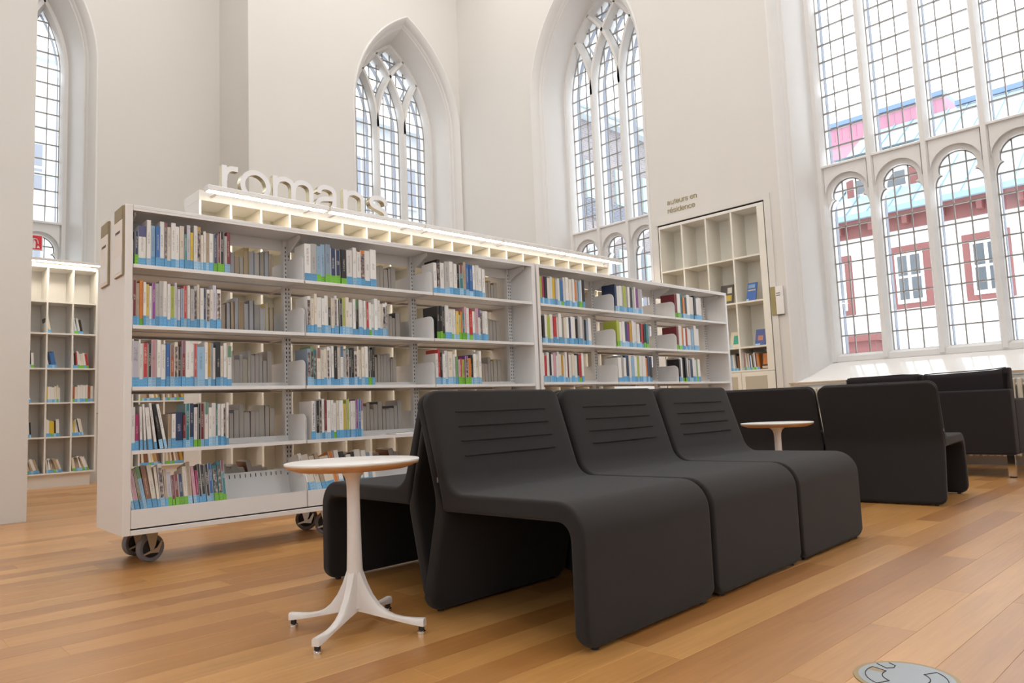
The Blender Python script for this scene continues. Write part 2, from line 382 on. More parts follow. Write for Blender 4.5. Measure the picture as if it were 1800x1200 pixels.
# ------------------------------------------------------------------ the setting: floor
floor = tag(empty('floor'), 'honey oak strip floor of long boards under the furniture', 'floor', kind='structure')
XW, Y2, Y1, XR, XL, YB, ZC = 7.95, 9.4, 10.4, 4.14, -3.0, -3.5, 9.2
box('subfloor', M['dark'], floor, XL, XW, YB, Y1, -.05, -.012)
PWID = .13
pm = MB()
def plank_geo(m, x0, x1, y0, y1):
    c = .0006; g = .0002
    x0 += g; x1 -= g; y0 += g; y1 -= g
    m.add([(x0,y0,-.012),(x1,y0,-.012),(x1,y1,-.012),(x0,y1,-.012),(x0,y0,-c),(x1,y0,-c),(x1,y1,-c),(x0,y1,-c),(x0+c,y0+c,0),(x1-c,y0+c,0),(x1-c,y1-c,0),(x0+c,y1-c,0)],
          [(0,1,5,4),(1,2,6,5),(2,3,7,6),(3,0,4,7),(4,5,9,8),(5,6,10,9),(6,7,11,10),(7,4,8,11),(8,9,10,11)])
boards = []
rp = random.Random(21)
y = YB
while y < Y1-.001:
    x = XL-rp.uniform(0, 1.5)
    y1_ = min(y+PWID, Y1)
    while x < XW:
        l = rp.choice((.55, .8, 1.05, 1.3, 1.6, 1.9))
        a, b_ = max(x, XL), min(x+l, XW)
        if b_-a > .02: boards.append((a, b_, y, y1_))
        x += l
    y = y1_
def seen(bx):
    cx, cy = (bx[0]+bx[1])/2, (bx[2]+bx[3])/2
    best = 0
    for px_ in (bx[0], cx, bx[1]):
        d = Vector((px_, cy, 0))-Vector((0, 0, CAM_H)); zc = d.dot(fw)
        if zc < .2: continue
        u_ = d.dot(r2)/zc; v_ = d.dot(u2)/zc
        if abs(u_) < .72 and abs(v_) < .49: best = max(best, 1/zc)
    return best
boards.sort(key=lambda q: -seen(q))
for q in boards[:300]:
    m = MB(); plank_geo(m, *q); m.build('plank', M['oak'], floor)
for q in boards[300:]: plank_geo(pm, *q)
tag(pm.build('plank_field', M['oak'], floor), kind='stuff')

# ------------------------------------------------------------------ windows
def arch_outline(u0, hw, zb, zs, R, off, n=14):
    # left foot -> apex -> right foot
    h = hw+off; cx = u0-hw+R; r = R+off
    th1 = math.acos(max(-1, min(1, (R-hw)/r)))
    pts = [(u0-h, zb), (u0-h, (zb+zs)/2)]
    for k in range(n+1):
        t = th1*k/n; pts.append((cx-r*math.cos(t), zs+r*math.sin(t)))
    pts[-1] = (u0, pts[-1][1])
    return pts+[(2*u0-p[0], p[1]) for p in reversed(pts[:-1])]

def sweep(m, path, sec, fmap):
    # path (u,z), section (t,d); t measured to the left of the travel direction
    n = len(sec); P = []; F = []
    for i, p in enumerate(path):
        a = Vector(path[max(i-1, 0)]); b_ = Vector(path[min(i+1, len(path)-1)]); d = (b_-a).normalized()
        nr = Vector((-d.y, d.x)); k = 1
        if 0 < i < len(path)-1:
            d0 = (Vector(p)-a).normalized(); k = 1/max(.5, nr.dot(Vector((-d0.y, d0.x))))
        for t, dd in sec: P.append(fmap(p[0]+nr.x*t*k, dd, p[1]+nr.y*t*k))
    for i in range(len(path)-1):
        for k in range(n):
            j = (k+1) % n; F.append((i*n+k, i*n+j, (i+1)*n+j, (i+1)*n+k))
    F.append(tuple(range(n))); F.append(tuple(range((len(path)-1)*n, len(path)*n)))
    return m.add(P, F)

def clip_rect(poly, x0, x1, y0, y1):
    def cut(P, f, inter):
        out = []
        for i in range(len(P)):
            a, b_ = P[i-1], P[i]
            if f(b_):
                if not f(a): out.append(inter(a, b_))
                out.append(b_)
            elif f(a): out.append(inter(a, b_))
        return out
    def ix(v): return lambda a, b_: (v, a[1]+(b_[1]-a[1])*(v-a[0])/(b_[0]-a[0]))
    def iy(v): return lambda a, b_: (a[0]+(b_[0]-a[0])*(v-a[1])/(b_[1]-a[1]), v)
    for f, g in ((lambda p: p[0] >= x0, ix(x0)), (lambda p: p[0] <= x1, ix(x1)), (lambda p: p[1] >= y0, iy(y0)), (lambda p: p[1] <= y1, iy(y1))):
        if len(poly) < 3: return []
        poly = cut(poly, f, g)
    return poly

def spans(poly, axis, val):
    # crossings of a closed polygon with the line axis = val
    o = 1-axis; xs = []
    for i in range(len(poly)):
        a, b_ = poly[i-1], poly[i]
        if (a[axis]-val)*(b_[axis]-val) < 0: xs.append(a[o]+(b_[o]-a[o])*(val-a[axis])/(b_[axis]-a[axis]))
    xs.sort(); return list(zip(xs[::2], xs[1::2]))

Z_SF, Z_SB, Z_G0, Z_FT, Z_U0 = .865, 1.11, 1.18, 3.23, 3.43
ROW = .2125
MW = .05      # half width of a mullion

def arc_pts(ua, zs, R, u_end, sgn, n=12, ustart=None):
    # from (ua, zs) curving towards sgn until u_end
    cx = ua+sgn*R
    th = math.acos(max(-1, min(1, (sgn*(cx-u_end))/R)))
    return [(cx-sgn*R*math.cos(th*k/n), zs+R*math.sin(th*k/n)) for k in range(n+1)]

def head_poly(ul, ur, zs, R, n=10):
    # pointed head between the faces of two neighbouring bars (ul < ur)
    um = (ul+ur)/2
    a = arc_pts(ul, zs, R, um, 1, n); b_ = arc_pts(ur, zs, R, um, -1, n)
    return a+list(reversed(b_[:-1]))

def make_window(num, label, fmap, u0, nl, p, zs, R, ztop_panes=99, rad_cols=3):
    W = tag(empty('window_%d' % num), label, 'window', kind='structure')
    hw = nl*p/2
    stone = M['stone']
    zbf = lambda d: Z_SF+(Z_SB-Z_SF)*max(0, min(1, d/.58))
    # splayed, moulded reveal
    prof = [(.26, 0), (.255, -.012), (.235, -.014), (.215, .004), (.195, .03), (.175, .06), (.168, .10), (.150, .115), (.140, .15), (.128, .155), (.012, .56), (.012, .77)]
    m = MB(); rings = [[fmap(a, d, z) for a, z in arch_outline(u0, hw, zbf(d)-.01, zs, R, off)] for off, d in prof]
    n = len(rings[0]); P = [q for r_ in rings for q in r_]; F = []
    for i in range(len(rings)-1):
        for k in range(n-1): F.append((i*n+k, i*n+k+1, (i+1)*n+k+1, (i+1)*n+k))
    m.add(P, F); m.build('reveal', stone, W, smooth=35)
    # sloping sill with a timber nosing
    m = MB(); a, b_ = hw+.255, hw+.012
    m.add([fmap(u0-a, -.02, Z_SF), fmap(u0+a, -.02, Z_SF), fmap(u0+b_, .60, Z_SB), fmap(u0-b_, .60, Z_SB),
           fmap(u0-a, -.02, Z_SF-.03), fmap(u0+a, -.02, Z_SF-.03), fmap(u0+b_, .60, Z_SB-.2), fmap(u0-b_, .60, Z_SB-.2)],
          [(0,1,2,3), (7,6,5,4), (0,1,5,4), (1,2,6,5), (2,3,7,6), (3,0,4,7)])
    m.build('sill', M['sill'], W)
    m = MB(); m.add([fmap(u0+s*(hw+.30), d, z) for d in (-.035, -.005) for s in (-1, 1) for z in (Z_SF-.012, Z_SF+.004)],
                    [(0,1,3,2), (4,6,7,5), (0,4,5,1), (2,3,7,6), (1,5,7,3), (0,2,6,4)])
    m.build('sill_nosing', M['sillwood'], W)
    # frame and tracery
    sec = [(-MW, .60), (-.022, .525), (.022, .525), (MW, .60), (MW, .76), (-MW, .76)]
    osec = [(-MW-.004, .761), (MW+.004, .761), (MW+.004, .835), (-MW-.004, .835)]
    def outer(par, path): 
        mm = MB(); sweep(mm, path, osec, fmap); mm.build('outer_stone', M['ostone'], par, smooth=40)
    m = MB(); sweep(m, arch_outline(u0, hw, Z_SB-.02, zs, R, 0), sec, fmap); outer(m.build('frame', stone, W, smooth=40), arch_outline(u0, hw, Z_SB-.02, zs, R, 0))
    m = MB(); sweep(m, [(u0-hw, Z_G0-.03), (u0+hw, Z_G0-.03)], [(-.06, .54), (.0, .54), (.03, .60), (.03, .86), (-.06, .86)], fmap); m.build('bottom_rail', stone, W)
    us = [u0-hw+i*p for i in range(nl+1)]
    for i in range(1, nl):
        m = MB(); sweep(m, [(us[i], Z_SB), (us[i], zs)], sec, fmap); outer(m.build('mullion', stone, W), [(us[i], Z_SB), (us[i], zs)])
        for sgn, ue in ((1, us[nl]), (-1, us[0])):
            m = MB(); pth = arc_pts(us[i], zs, R, (us[i]+ue)/2, sgn, 14); sweep(m, pth, sec, fmap); outer(m.build('tracery_bar', stone, W, smooth=40), pth)
    # transom rail under the upper lights
    m = MB(); sweep(m, [(u0-hw, Z_U0-.028), (u0+hw, Z_U0-.028)], [(.028, .60), (.0, .53), (-.02, .53), (-.03, .57), (-.03, .86), (.028, .86)], fmap); m.build('transom', stone, W)
    for i in range(nl):
        uc = (us[i]+us[i+1])/2; h = p/2-MW+.01; hh = p/2-MW
        zt = Z_U0-.03; zc = Z_FT-.19
        # trefoil head: outer sunk panel with a round arch, inner panel with the foils
        k = 16
        rnd_arch = [(uc+h*1.0*math.cos(t), zc+h*1.0*math.sin(t)) for t in [PI*j/k for j in range(k+1)]]
        front = [(uc+h, zt), (uc-h, zt)]+list(reversed(rnd_arch))
        fr_ = .185
        right = [(hh-.0015, 2.80), (hh-.0015, 2.84)]+[(hh-.070*(1-math.cos(t)), 2.84+.155*math.sin(t)) for t in [PI/2*j/6 for j in range(1, 7)]]
        right += [(fr_*math.cos(t), zc+fr_*math.sin(t)) for t in [math.radians(-8)+(math.radians(98))*j/12 for j in range(13)]]
        tre = [(uc+a_, b__) for a_, b__ in right]+[(uc-a_, b__) for a_, b__ in reversed(right[:-1])]
        back = [(uc+h, 2.80), (uc+h, zt), (uc-h, zt), (uc-h, 2.80)]+list(reversed(tre))
        m = MB()
        for poly, d0, d1 in ((front, .555, .63), (back, .60, .76)):
            tri = tessellate_polygon([[Vector((a_, b__, 0)) for a_, b__ in poly]]); nn = len(poly)
            m.add([fmap(a_, d0, b__) for a_, b__ in poly], [tuple(t) for t in tri])
            m.add([fmap(a_, d0, b__) for a_, b__ in poly]+[fmap(a_, d1, b__) for a_, b__ in poly], [(j, (j+1) % nn, nn+(j+1) % nn, nn+j) for j in range(nn)])
        m.build('foiled_head', stone, W)
        # openings of this light
        lower = [(uc+hh, Z_G0), *tre, (uc-hh, Z_G0)]
        upper = [(uc-hh, Z_U0), (uc-hh, zs)]+head_poly(uc-hh, uc+hh, zs, R)[1:-1]+[(uc+hh, zs), (uc+hh, Z_U0)]
        glaze(W, fmap, lower, uc, hh, Z_G0, Z_FT+.01, ztop_panes, rad_cols)
        glaze(W, fmap, upper, uc, hh, Z_U0, zs+1.2, ztop_panes, rad_cols)
    # the lozenges above the lights
    for lev in range(2, nl+1):
        for i in range(nl-lev+1):
            ul, ur = us[i]+MW, us[i+lev]-MW
            um = (ul+ur)/2
            # sides: upper-left main arc from us[i], lower-left arc towards right from us[i+1]..
            top = arc_pts(ul, zs, R, um, 1, 24); topr = [(2*um-a_, b__) for a_, b__ in top]
            # bottom vertex: bars from us[i+1] (going right) and us[i+lev-1] (going left)
            la = arc_pts(us[i+lev-1]+MW*0-MW, zs, R, (us[i]+us[i+lev-1])/2, -1, 24)   # lower-left edge: outer side of the left-going bar
            lo = [(q[0], q[1]) for q in arc_pts(us[i+lev-1], zs, R, us[i], -1, 40)]
            # offset that bar outward
            offb = []
            cx = us[i+lev-1]-R
            for a_, b__ in lo: offb.append((cx+(a_-cx)*(R+MW)/R, zs+(b__-zs)*(R+MW)/R))
            lft = [q for q in offb if q[0] <= um]
            # keep the part right of the upper-left arc
            cxl = us[i]+R
            lft = [q for q in lft if math.hypot(q[0]-cxl, q[1]-zs) <= R-MW]
            tl = [q for q in top if math.hypot(q[0]-cx, q[1]-zs) >= R+MW]
            if len(lft) < 2 or len(tl) < 2: continue
            half = list(lft)+tl            # bottom -> left corner -> top
            poly = half+[(2*um-a_, b__) for a_, b__ in reversed(half[1:-1])]
            glaze(W, fmap, poly, um, p/2-MW, min(q[1] for q in poly), max(q[1] for q in poly), 99, rad_cols, skip_row0=True)
    return W

def glaze(W, fmap, poly, uc, hh, z0, z1, ztop, cols, skip_row0=False):
    xs = [uc-hh+2*hh*k/cols for k in range(cols+1)]
    rows = []; z = z0
    while z < z1-.03:
        st = ROW if z < ztop else 2.0
        rows.append((z, min(z+st, z1+.001))); z += st
    dg = .66
    for k in range(cols):
        xa, xb = (xs[k] if k else xs[0]-.2), (xs[k+1] if k < cols-1 else xs[-1]+.2)
        for za, zb in rows:
            q = clip_rect(poly, xa, xb, za, zb)
            # drop doubled points
            qq = []
            for t in q:
                if not qq or math.hypot(t[0]-qq[-1][0], t[1]-qq[-1][1]) > .004: qq.append(t)
            if len(qq) > 2 and math.hypot(qq[0][0]-qq[-1][0], qq[0][1]-qq[-1][1]) < .004: qq.pop()
            if len(qq) < 3: continue
            ar = abs(sum(qq[i-1][0]*qq[i][1]-qq[i][0]*qq[i-1][1] for i in range(len(qq))))/2
            if ar < .0012: continue
            m = MB(); m.add([fmap(a, dg, b_) for a, b_ in qq], [tuple(range(len(qq)))]); m.build('pane', M['glass'], W)
    # lead and iron grid of the light
    m = MB(); t = .0072
    def bar(a0, a1, b0, b1, e=0):
        P = [fmap(a, d, b_) for d in (dg-.016+e, dg+.012-e) for a, b_ in ((a0, b0), (a1, b0), (a1, b1), (a0, b1))]
        m.add(P, [(0,1,2,3), (7,6,5,4), (0,1,5,4), (1,2,6,5), (2,3,7,6), (3,0,4,7)])
    for x in xs[1:-1]:
        for a, b_ in spans(poly, 0, x+1e-5): bar(x-t*.8, x+t*.8, a, b_, .004)
    for za, zb in rows[1:]:
        for a, b_ in spans(poly, 1, za+1e-5): bar(a-.03, b_+.03, za-t, za+t)
    # dark metal edge of the glazing
    n = len(poly)
    edge = MB()
    ring = [Vector(q) for q in poly]
    if area2(ring) < 0: ring.reverse()
    inn = inset(ring, .008, .9)
    P = [fmap(q.x, dg-.012, q.y) for q in ring]+[fmap(q.x, dg-.012, q.y) for q in inn]+[fmap(q.x, dg+.012, q.y) for q in inn]
    m.add(P, [(i, (i+1) % n, n+(i+1) % n, n+i) for i in range(n)]+[(n+i, n+(i+1) % n, 2*n+(i+1) % n, 2*n+i) for i in range(n)])
    if m.f: m.build('glazing_bars', M['came'], W)

fR = lambda u, d, z: (XW+d, u, z)
f2 = lambda u, d, z: (u, Y2+d, z)
f1 = lambda u, d, z: (u, Y1+d, z)
WIN = {1: (f1, 1.46, 3, .54, 5.5, 1.8), 2: (f2, 6.87, 3, .545, 5.5, 1.8), 3: (fR, 6.60, 3, .54, 5.5, 1.8), 4: (fR, 2.365, 4, .56, 5.75, 2.5)}
LBL = {1: 'tall arched leaded window half hidden behind the white wall at far left',
       2: 'narrow arched leaded window behind the large white letters',
       3: 'pointed leaded window left of the wall lettering with trefoil lower lights',
       4: 'large leaded church window at right looking onto a red trimmed house'}
for k, a in WIN.items(): make_window(k, LBL[k], *a, ztop_panes=(5.7 if k == 4 else 99))

# ------------------------------------------------------------------ walls
def wall_poly(name, label, fmap, outer, holes, mat_=None):
    loops = [[Vector((a, b_, 0)) for a, b_ in outer]]+[[Vector((a, b_, 0)) for a, b_ in h] for h in holes]
    tri = tessellate_polygon(loops); pts = [q for l in loops for q in l]
    m = MB(); m.add([fmap(q.x, 0, q.y) for q in pts], [tuple(t) for t in tri])
    o = m.build(name, mat_ or M['wall']); return tag(o, label, 'wall', kind='structure')
def hole(k):
    f, u0, nl, p, zs, R = WIN[k]; return arch_outline(u0, nl*p/2, Z_SF-.02, zs, R, .259)
NY0, NY1, NZ = 3.935, 5.435, 3.03     # niche of the residence bookcase
wall_poly('wall_right', 'off-white plaster wall with two leaded windows and a bookcase niche', fR, [(YB, 0), (Y2, 0), (Y2, ZC), (YB, ZC)],
          [hole(3), hole(4), [(NY0, .001), (NY1, .001), (NY1, NZ), (NY0, NZ)]])
wall_poly('wall_back', 'off-white plaster wall around the window behind the letters', f2, [(XR, 0), (XW, 0), (XW, ZC), (XR, ZC)], [hole(2)])
wall_poly('wall_far', 'off-white plaster wall around the far left window', f1, [(XL, 0), (XR, 0), (XR, ZC), (XL, ZC)], [hole(1)])
tag(box('wall_return', M['wall'], None, XR, XR+.02, Y2+.0005, Y1, 0, ZC), 'short off-white return wall between the two window walls', 'wall', kind='structure')
fL = lambda u, d, z: (XL-d, u, z)
fB = lambda u, d, z: (u, YB-d, z)
def fill_window(num, f, u0, hw, label):  # unseen windows added to let in frontal fill light
    W = tag(empty('window_%d' % num), label, 'window', kind='structure'); prof = [(.2, 0), (.16, .06), (.0, .5), (.0, .6)]; m = MB()
    rings = [[f(a, d, z) for a, z in arch_outline(u0, hw, 1.1, 5.6, hw*2, off)] for off, d in prof]; n = len(rings[0])
    m.add([q for r_ in rings for q in r_], [(i*n+k, i*n+(k+1) % n, (i+1)*n+(k+1) % n, (i+1)*n+k) for i in range(3) for k in range(n)]); m.build('reveal', M['stone'], W, smooth=35)
    m = MB(); m.add([f(a, .55, z) for a, z in arch_outline(u0, hw, 1.1, 5.6, hw*2, 0)], [tuple(range(n))]); m.build('pane', M['glass'], W)
    for k in (-1, 0, 1):
        m = MB(); sweep(m, [(u0+k*hw*.5, 1.1), (u0+k*hw*.5, 6.3)], [(-.05, .5), (.05, .5), (.05, .6), (-.05, .6)], f); m.build('mullion', M['stone'], W)
    return arch_outline(u0, hw, 1.1, 5.6, hw*2, .2)
RW = [(-.6, .6), (4.4, .6)]; LW = [(-.6, .7), (3.4, .7)]
wall_poly('wall_left', 'off-white side wall with added tall windows out of view at left', fL, [(YB, 0), (Y1, 0), (Y1, ZC), (YB, ZC)], [fill_window(5+i, fL, a, b_, 'tall arched side window added for fill light at left, number %s from the rear' % ('one', 'two', 'three')[i]) for i, (a, b_) in enumerate(LW)])
wall_poly('wall_rear', 'off-white wall with added tall windows behind the viewer', fB, [(XL, 0), (XW, 0), (XW, ZC), (XL, ZC)], [fill_window(7+i, fB, a, b_, 'tall arched window added for fill light behind the viewer, number %s from the left wall' % ('one', 'two', 'three')[i]) for i, (a, b_) in enumerate(RW)])
tag(box('ceiling', M['wall'], None, XL-.2, XW+1, YB-.2, Y1+1, ZC, ZC+.2), 'plain white ceiling high above the room', 'ceiling', kind='structure')
tag(box('wall_partition', M['wall'], None, XL, 1.16, 6.6, 6.95, 0, ZC), 'tall plain white partition wall at the left edge', 'wall', kind='structure')
# niche lining, its near-black colour stands for shade in the gap
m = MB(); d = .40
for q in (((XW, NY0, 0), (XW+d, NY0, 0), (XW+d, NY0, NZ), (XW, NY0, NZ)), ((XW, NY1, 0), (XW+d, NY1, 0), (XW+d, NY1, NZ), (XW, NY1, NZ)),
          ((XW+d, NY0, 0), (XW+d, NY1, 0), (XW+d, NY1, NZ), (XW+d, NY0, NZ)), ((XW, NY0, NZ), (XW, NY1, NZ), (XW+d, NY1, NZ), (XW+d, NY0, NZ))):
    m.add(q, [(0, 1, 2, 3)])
tag(m.build('trim_1', M['dark']), 'bookcase niche lining painted dark as the shade of its gap', 'trim', kind='structure')

m = MB(); m.box(XW-.016, XW-.0005, 3.858, NY0-.002, 0, 3.095); m.box(XW-.016, XW-.0005, NY0-.0019, NY1+.02, NZ+.002, 3.095)
tag(m.build('trim_2', M['wall']), 'flat white surround framing the beige wall bookcase', 'trim', kind='structure')
# ceiling lights: long soft fixtures, the room's own lamps; the last is added fill
for lx, ly, where in ((-1, -1, 'over the rear left corner'), (2.6, -1, 'over the rear middle'), (6, -1, 'over the rear right corner'), (-1, 3, 'over the left side'), (2.6, 3, 'over the lounge chairs'),
                      (6, 3, 'over the sofa'), (2.8, 7.4, 'over the lit bookcase'), (6.2, 7.4, 'in the corner of the two windows'), (.2, 9, 'added to brighten the area behind the white partition')):
    t = tag(empty('ceiling_light', (lx, ly, ZC)), 'long white ceiling light '+where, 'ceiling light', 'ceiling lights')
    box('housing', M['lampb'], t, -1.3, 1.3, -.45, .45, -.12, -.001)
    ld = bpy.data.lights.new('ceiling_lamp', 'AREA'); ld.shape = 'RECTANGLE'; ld.size = 2.5; ld.size_y = .8; ld.energy = LAMP_W; ld.color = (1, .965, .92)
    lo = bpy.data.objects.new('lamp', ld); C.objects.link(lo); lo.parent = t; lo.location = (0, 0, -.14)

# ------------------------------------------------------------------ lounge chairs (folded upholstered panels)
CW = .716; DS = .977
def shell_mesh(name, pts, r):
    out = [Vector((q.x*DS, q.y)) for q in fillet(pts, 7)]
    if area2(out) < 0: out.reverse()
    rc = .055
    rings = [(inset(out, r*(1-math.sin(PI/2*k/4))), r*(1-math.cos(PI/2*k/4))) for k in range(5)]+[(out, t) for t in (.020, .030, .042, .055)]
    rings += [(p, CW-t) for p, t in reversed(rings)]
    n = len(out); P = []; F = []
    for p, t in rings:
        e = min(t, CW-t); dl = rc-math.sqrt(max(0, rc*rc-(rc-e)**2)) if e < rc else 0
        for q in p:
            z = q.y
            if z > .66: z -= dl*(z-.66)/.111
            elif z < .09: z += dl*(1-z/.09)
            P.append((t, q.x, z))
    for i in range(len(rings)-1):
        for k in range(n):
            j = (k+1) % n; F.append((i*n+k, i*n+j, (i+1)*n+j, (i+1)*n+k))
    tri = tessellate_polygon([[Vector((q.x, q.y, 0)) for q in rings[0][0]]]); L = (len(rings)-1)*n
    F += [tuple(t) for t in tri]+[tuple(L+i for i in t) for t in tri]
    m = MB(); m.add(P, F)
    return m.mesh(name, M['fabric'], smooth=50)
def chair_parts():
    body = shell_mesh('seat_shell', [(0, .006, .022), (.052, .006, .022), (.052, .358, .05), (.626, .354, .012), (.634, .40, .05), (.728, .769, .0135), (.699, .772, .0135), (.592, .417, .085), (0, .420, .105)], .0125)
    rear = shell_mesh('back_shell', [(.698, .006, .022), (.752, .006, .022), (.664, .385, .16), (.760, .760, .0135), (.732, .766, .0135), (.641, .40, .10), (.620, .352, .08)], .0125)
    # stitched lines across the front of the back
    seam = MB()
    seam.tube([(.115, 0, 0), (.30, -.001, 0), (CW-.30, -.001, 0), (CW-.115, 0, 0)], .0030, 6)
    seam = seam.mesh('seam', M['seam'], smooth=60)
    gl = MB(); gl.lathe([(.012, 0), (.012, .006), (.010, .010)], 12); gl = gl.mesh('glide', M['black'])
    tab = MB(); tab.box(-.001, .002, -.0025, .0025, -.018, .0); tab = tab.mesh('zip_tab', M['tyre'])
    return body, seam, gl, tab, rear
CH = chair_parts()
def chair(loc, rz, label, group):
    t = tag(empty('lounge_chair', loc, rz), label, 'chair', group)
    link('seat_shell', CH[0], t); link('back_shell', CH[4], t)
    for z in (.692, .640, .588, .536):
        s = link('seam', CH[1], t); yy = .592+(z-.417)/(.771-.417)*(.700-.592)
        s.location = (0, yy*DS-.0005, z)
    for x, y in ((.06, .026), (CW-.06, .026), (.06, .709), (CW-.06, .709)):
        g = link('glide', CH[2], t); g.location = (x, y, 0)
    z = link('zip_tab', CH[3], t); z.location = (-.0005, .632, .47)
    return t
rz = math.radians(2.2); ca, sa = math.cos(rz), math.sin(rz)
for i in range(3):
    d = i*.735
    chair((1.575+d*ca, 1.388+d*sa, 0), rz, ('dark charcoal lounge chair nearest the viewer, beside the round table', 'middle of three charcoal lounge chairs facing the viewer',
          'farthest of three charcoal lounge chairs facing the viewer')[i], 'front row of lounge chairs')
for i in range(3):
    d = i*.735; bx, by = 1.580, 1.388+1.492*ca
    chair((bx+(d+CW)*ca, by+(d+CW)*sa, 0), rz+PI, ('charcoal lounge chair facing the bookcase, its seat behind the round table', 'middle charcoal chair of the row facing the bookcase, hidden behind the front row',
          'far charcoal chair of the row facing the bookcase, behind the front row')[i], 'rear row of lounge chairs')
rz2 = math.radians(95)
for i in range(2):
    d = i*.737
    chair((5.70+d*math.cos(rz2), 1.505+d*math.sin(rz2), 0), rz2, ('charcoal lounge chair seen from behind at right, full back visible', 'charcoal lounge chair seen from behind, partly hidden by the far round table')[i], 'lounge chairs turned to the window')

# ------------------------------------------------------------------ pedestal side tables
def side_table(loc, rz, label):
    t = tag(empty('side_table', loc, rz), label, 'table', 'round pedestal side tables')
    zt = .546
    m = MB(); m.lathe([(.2165, zt-.0085), (.2190, zt-.005), (.2185, zt-.001), (.2165, zt)], 72); m.build('table_top', M['ttop'], t, smooth=40)
    m = MB(); m.lathe([(.178, zt-.028), (.2155, zt-.0145), (.2175, zt-.0086)], 72); m.build('wooden_edge', M['twood'], t, smooth=60)
    m = MB()
    m.lathe([(.034, .075), (.032, .105), (.0285, .14), (.0265, .17), (.0250, .21), (.0235, .26), (.0222, .33), (.0212, .40), (.0210, .455), (.0225, .478), (.028, .495), (.039, .508), (.052, .515), (.053, zt-.022)], 32)
    m.build('pedestal', M['lacq'], t, smooth=50)
    leg = MB(); P = []; F = []; rs = [.0, .02, .04, .06, .085, .11, .14, .17, .20, .23, .243]
    for r in rs:
        q = max(0, (.245-r)/.225)
        ztop = .048+.150*q**4.2 if r > .02 else .198
        zb = .024+.046*max(0, (.245-r)/.245)**1.2
        wd = .0120+.0075*q**4
        wt = wd*.62
        P += [(r, -wd, zb), (r, wd, zb), (r, wd, zb+(ztop-zb)*.75), (r, wt, ztop), (r, -wt, ztop), (r, -wd, zb+(ztop-zb)*.75)]
    for i in range(len(rs)-1):
        for k in range(6):
            j = (k+1) % 6; F.append((i*6+k, i*6+j, i*6+6+j, i*6+6+k))
    F += [tuple(range(6)), tuple(range(len(rs)*6-6, len(rs)*6))]
    leg.add(P, F); lm = leg.mesh('leg', M['lacq'], smooth=45)
    gm = MB(); gm.lathe([(.0095, .010), (.0095, .026)], 16); gm = gm.mesh('foot', M['black'])
    rm = MB(); rm.lathe([(.014, 0), (.0145, .004), (.0135, .009), (.009, .0125)], 20); rm = rm.mesh('glide_disc', M['chrome'], smooth=40)
    for k in range(4):
        l = link('leg', lm, t); l.rotation_euler = (0, 0, k*PI/2)
        f = link('foot', gm, l); f.location = (.231, 0, 0)
        g = link('glide_disc', rm, l); g.location = (.231, 0, 0)
    return t
side_table((1.286, 2.131, 0), math.radians(30), 'white round pedestal table with birch edge in the foreground')
side_table((4.384, 2.195, 0), math.radians(20), 'white round pedestal table standing behind the row of chairs')

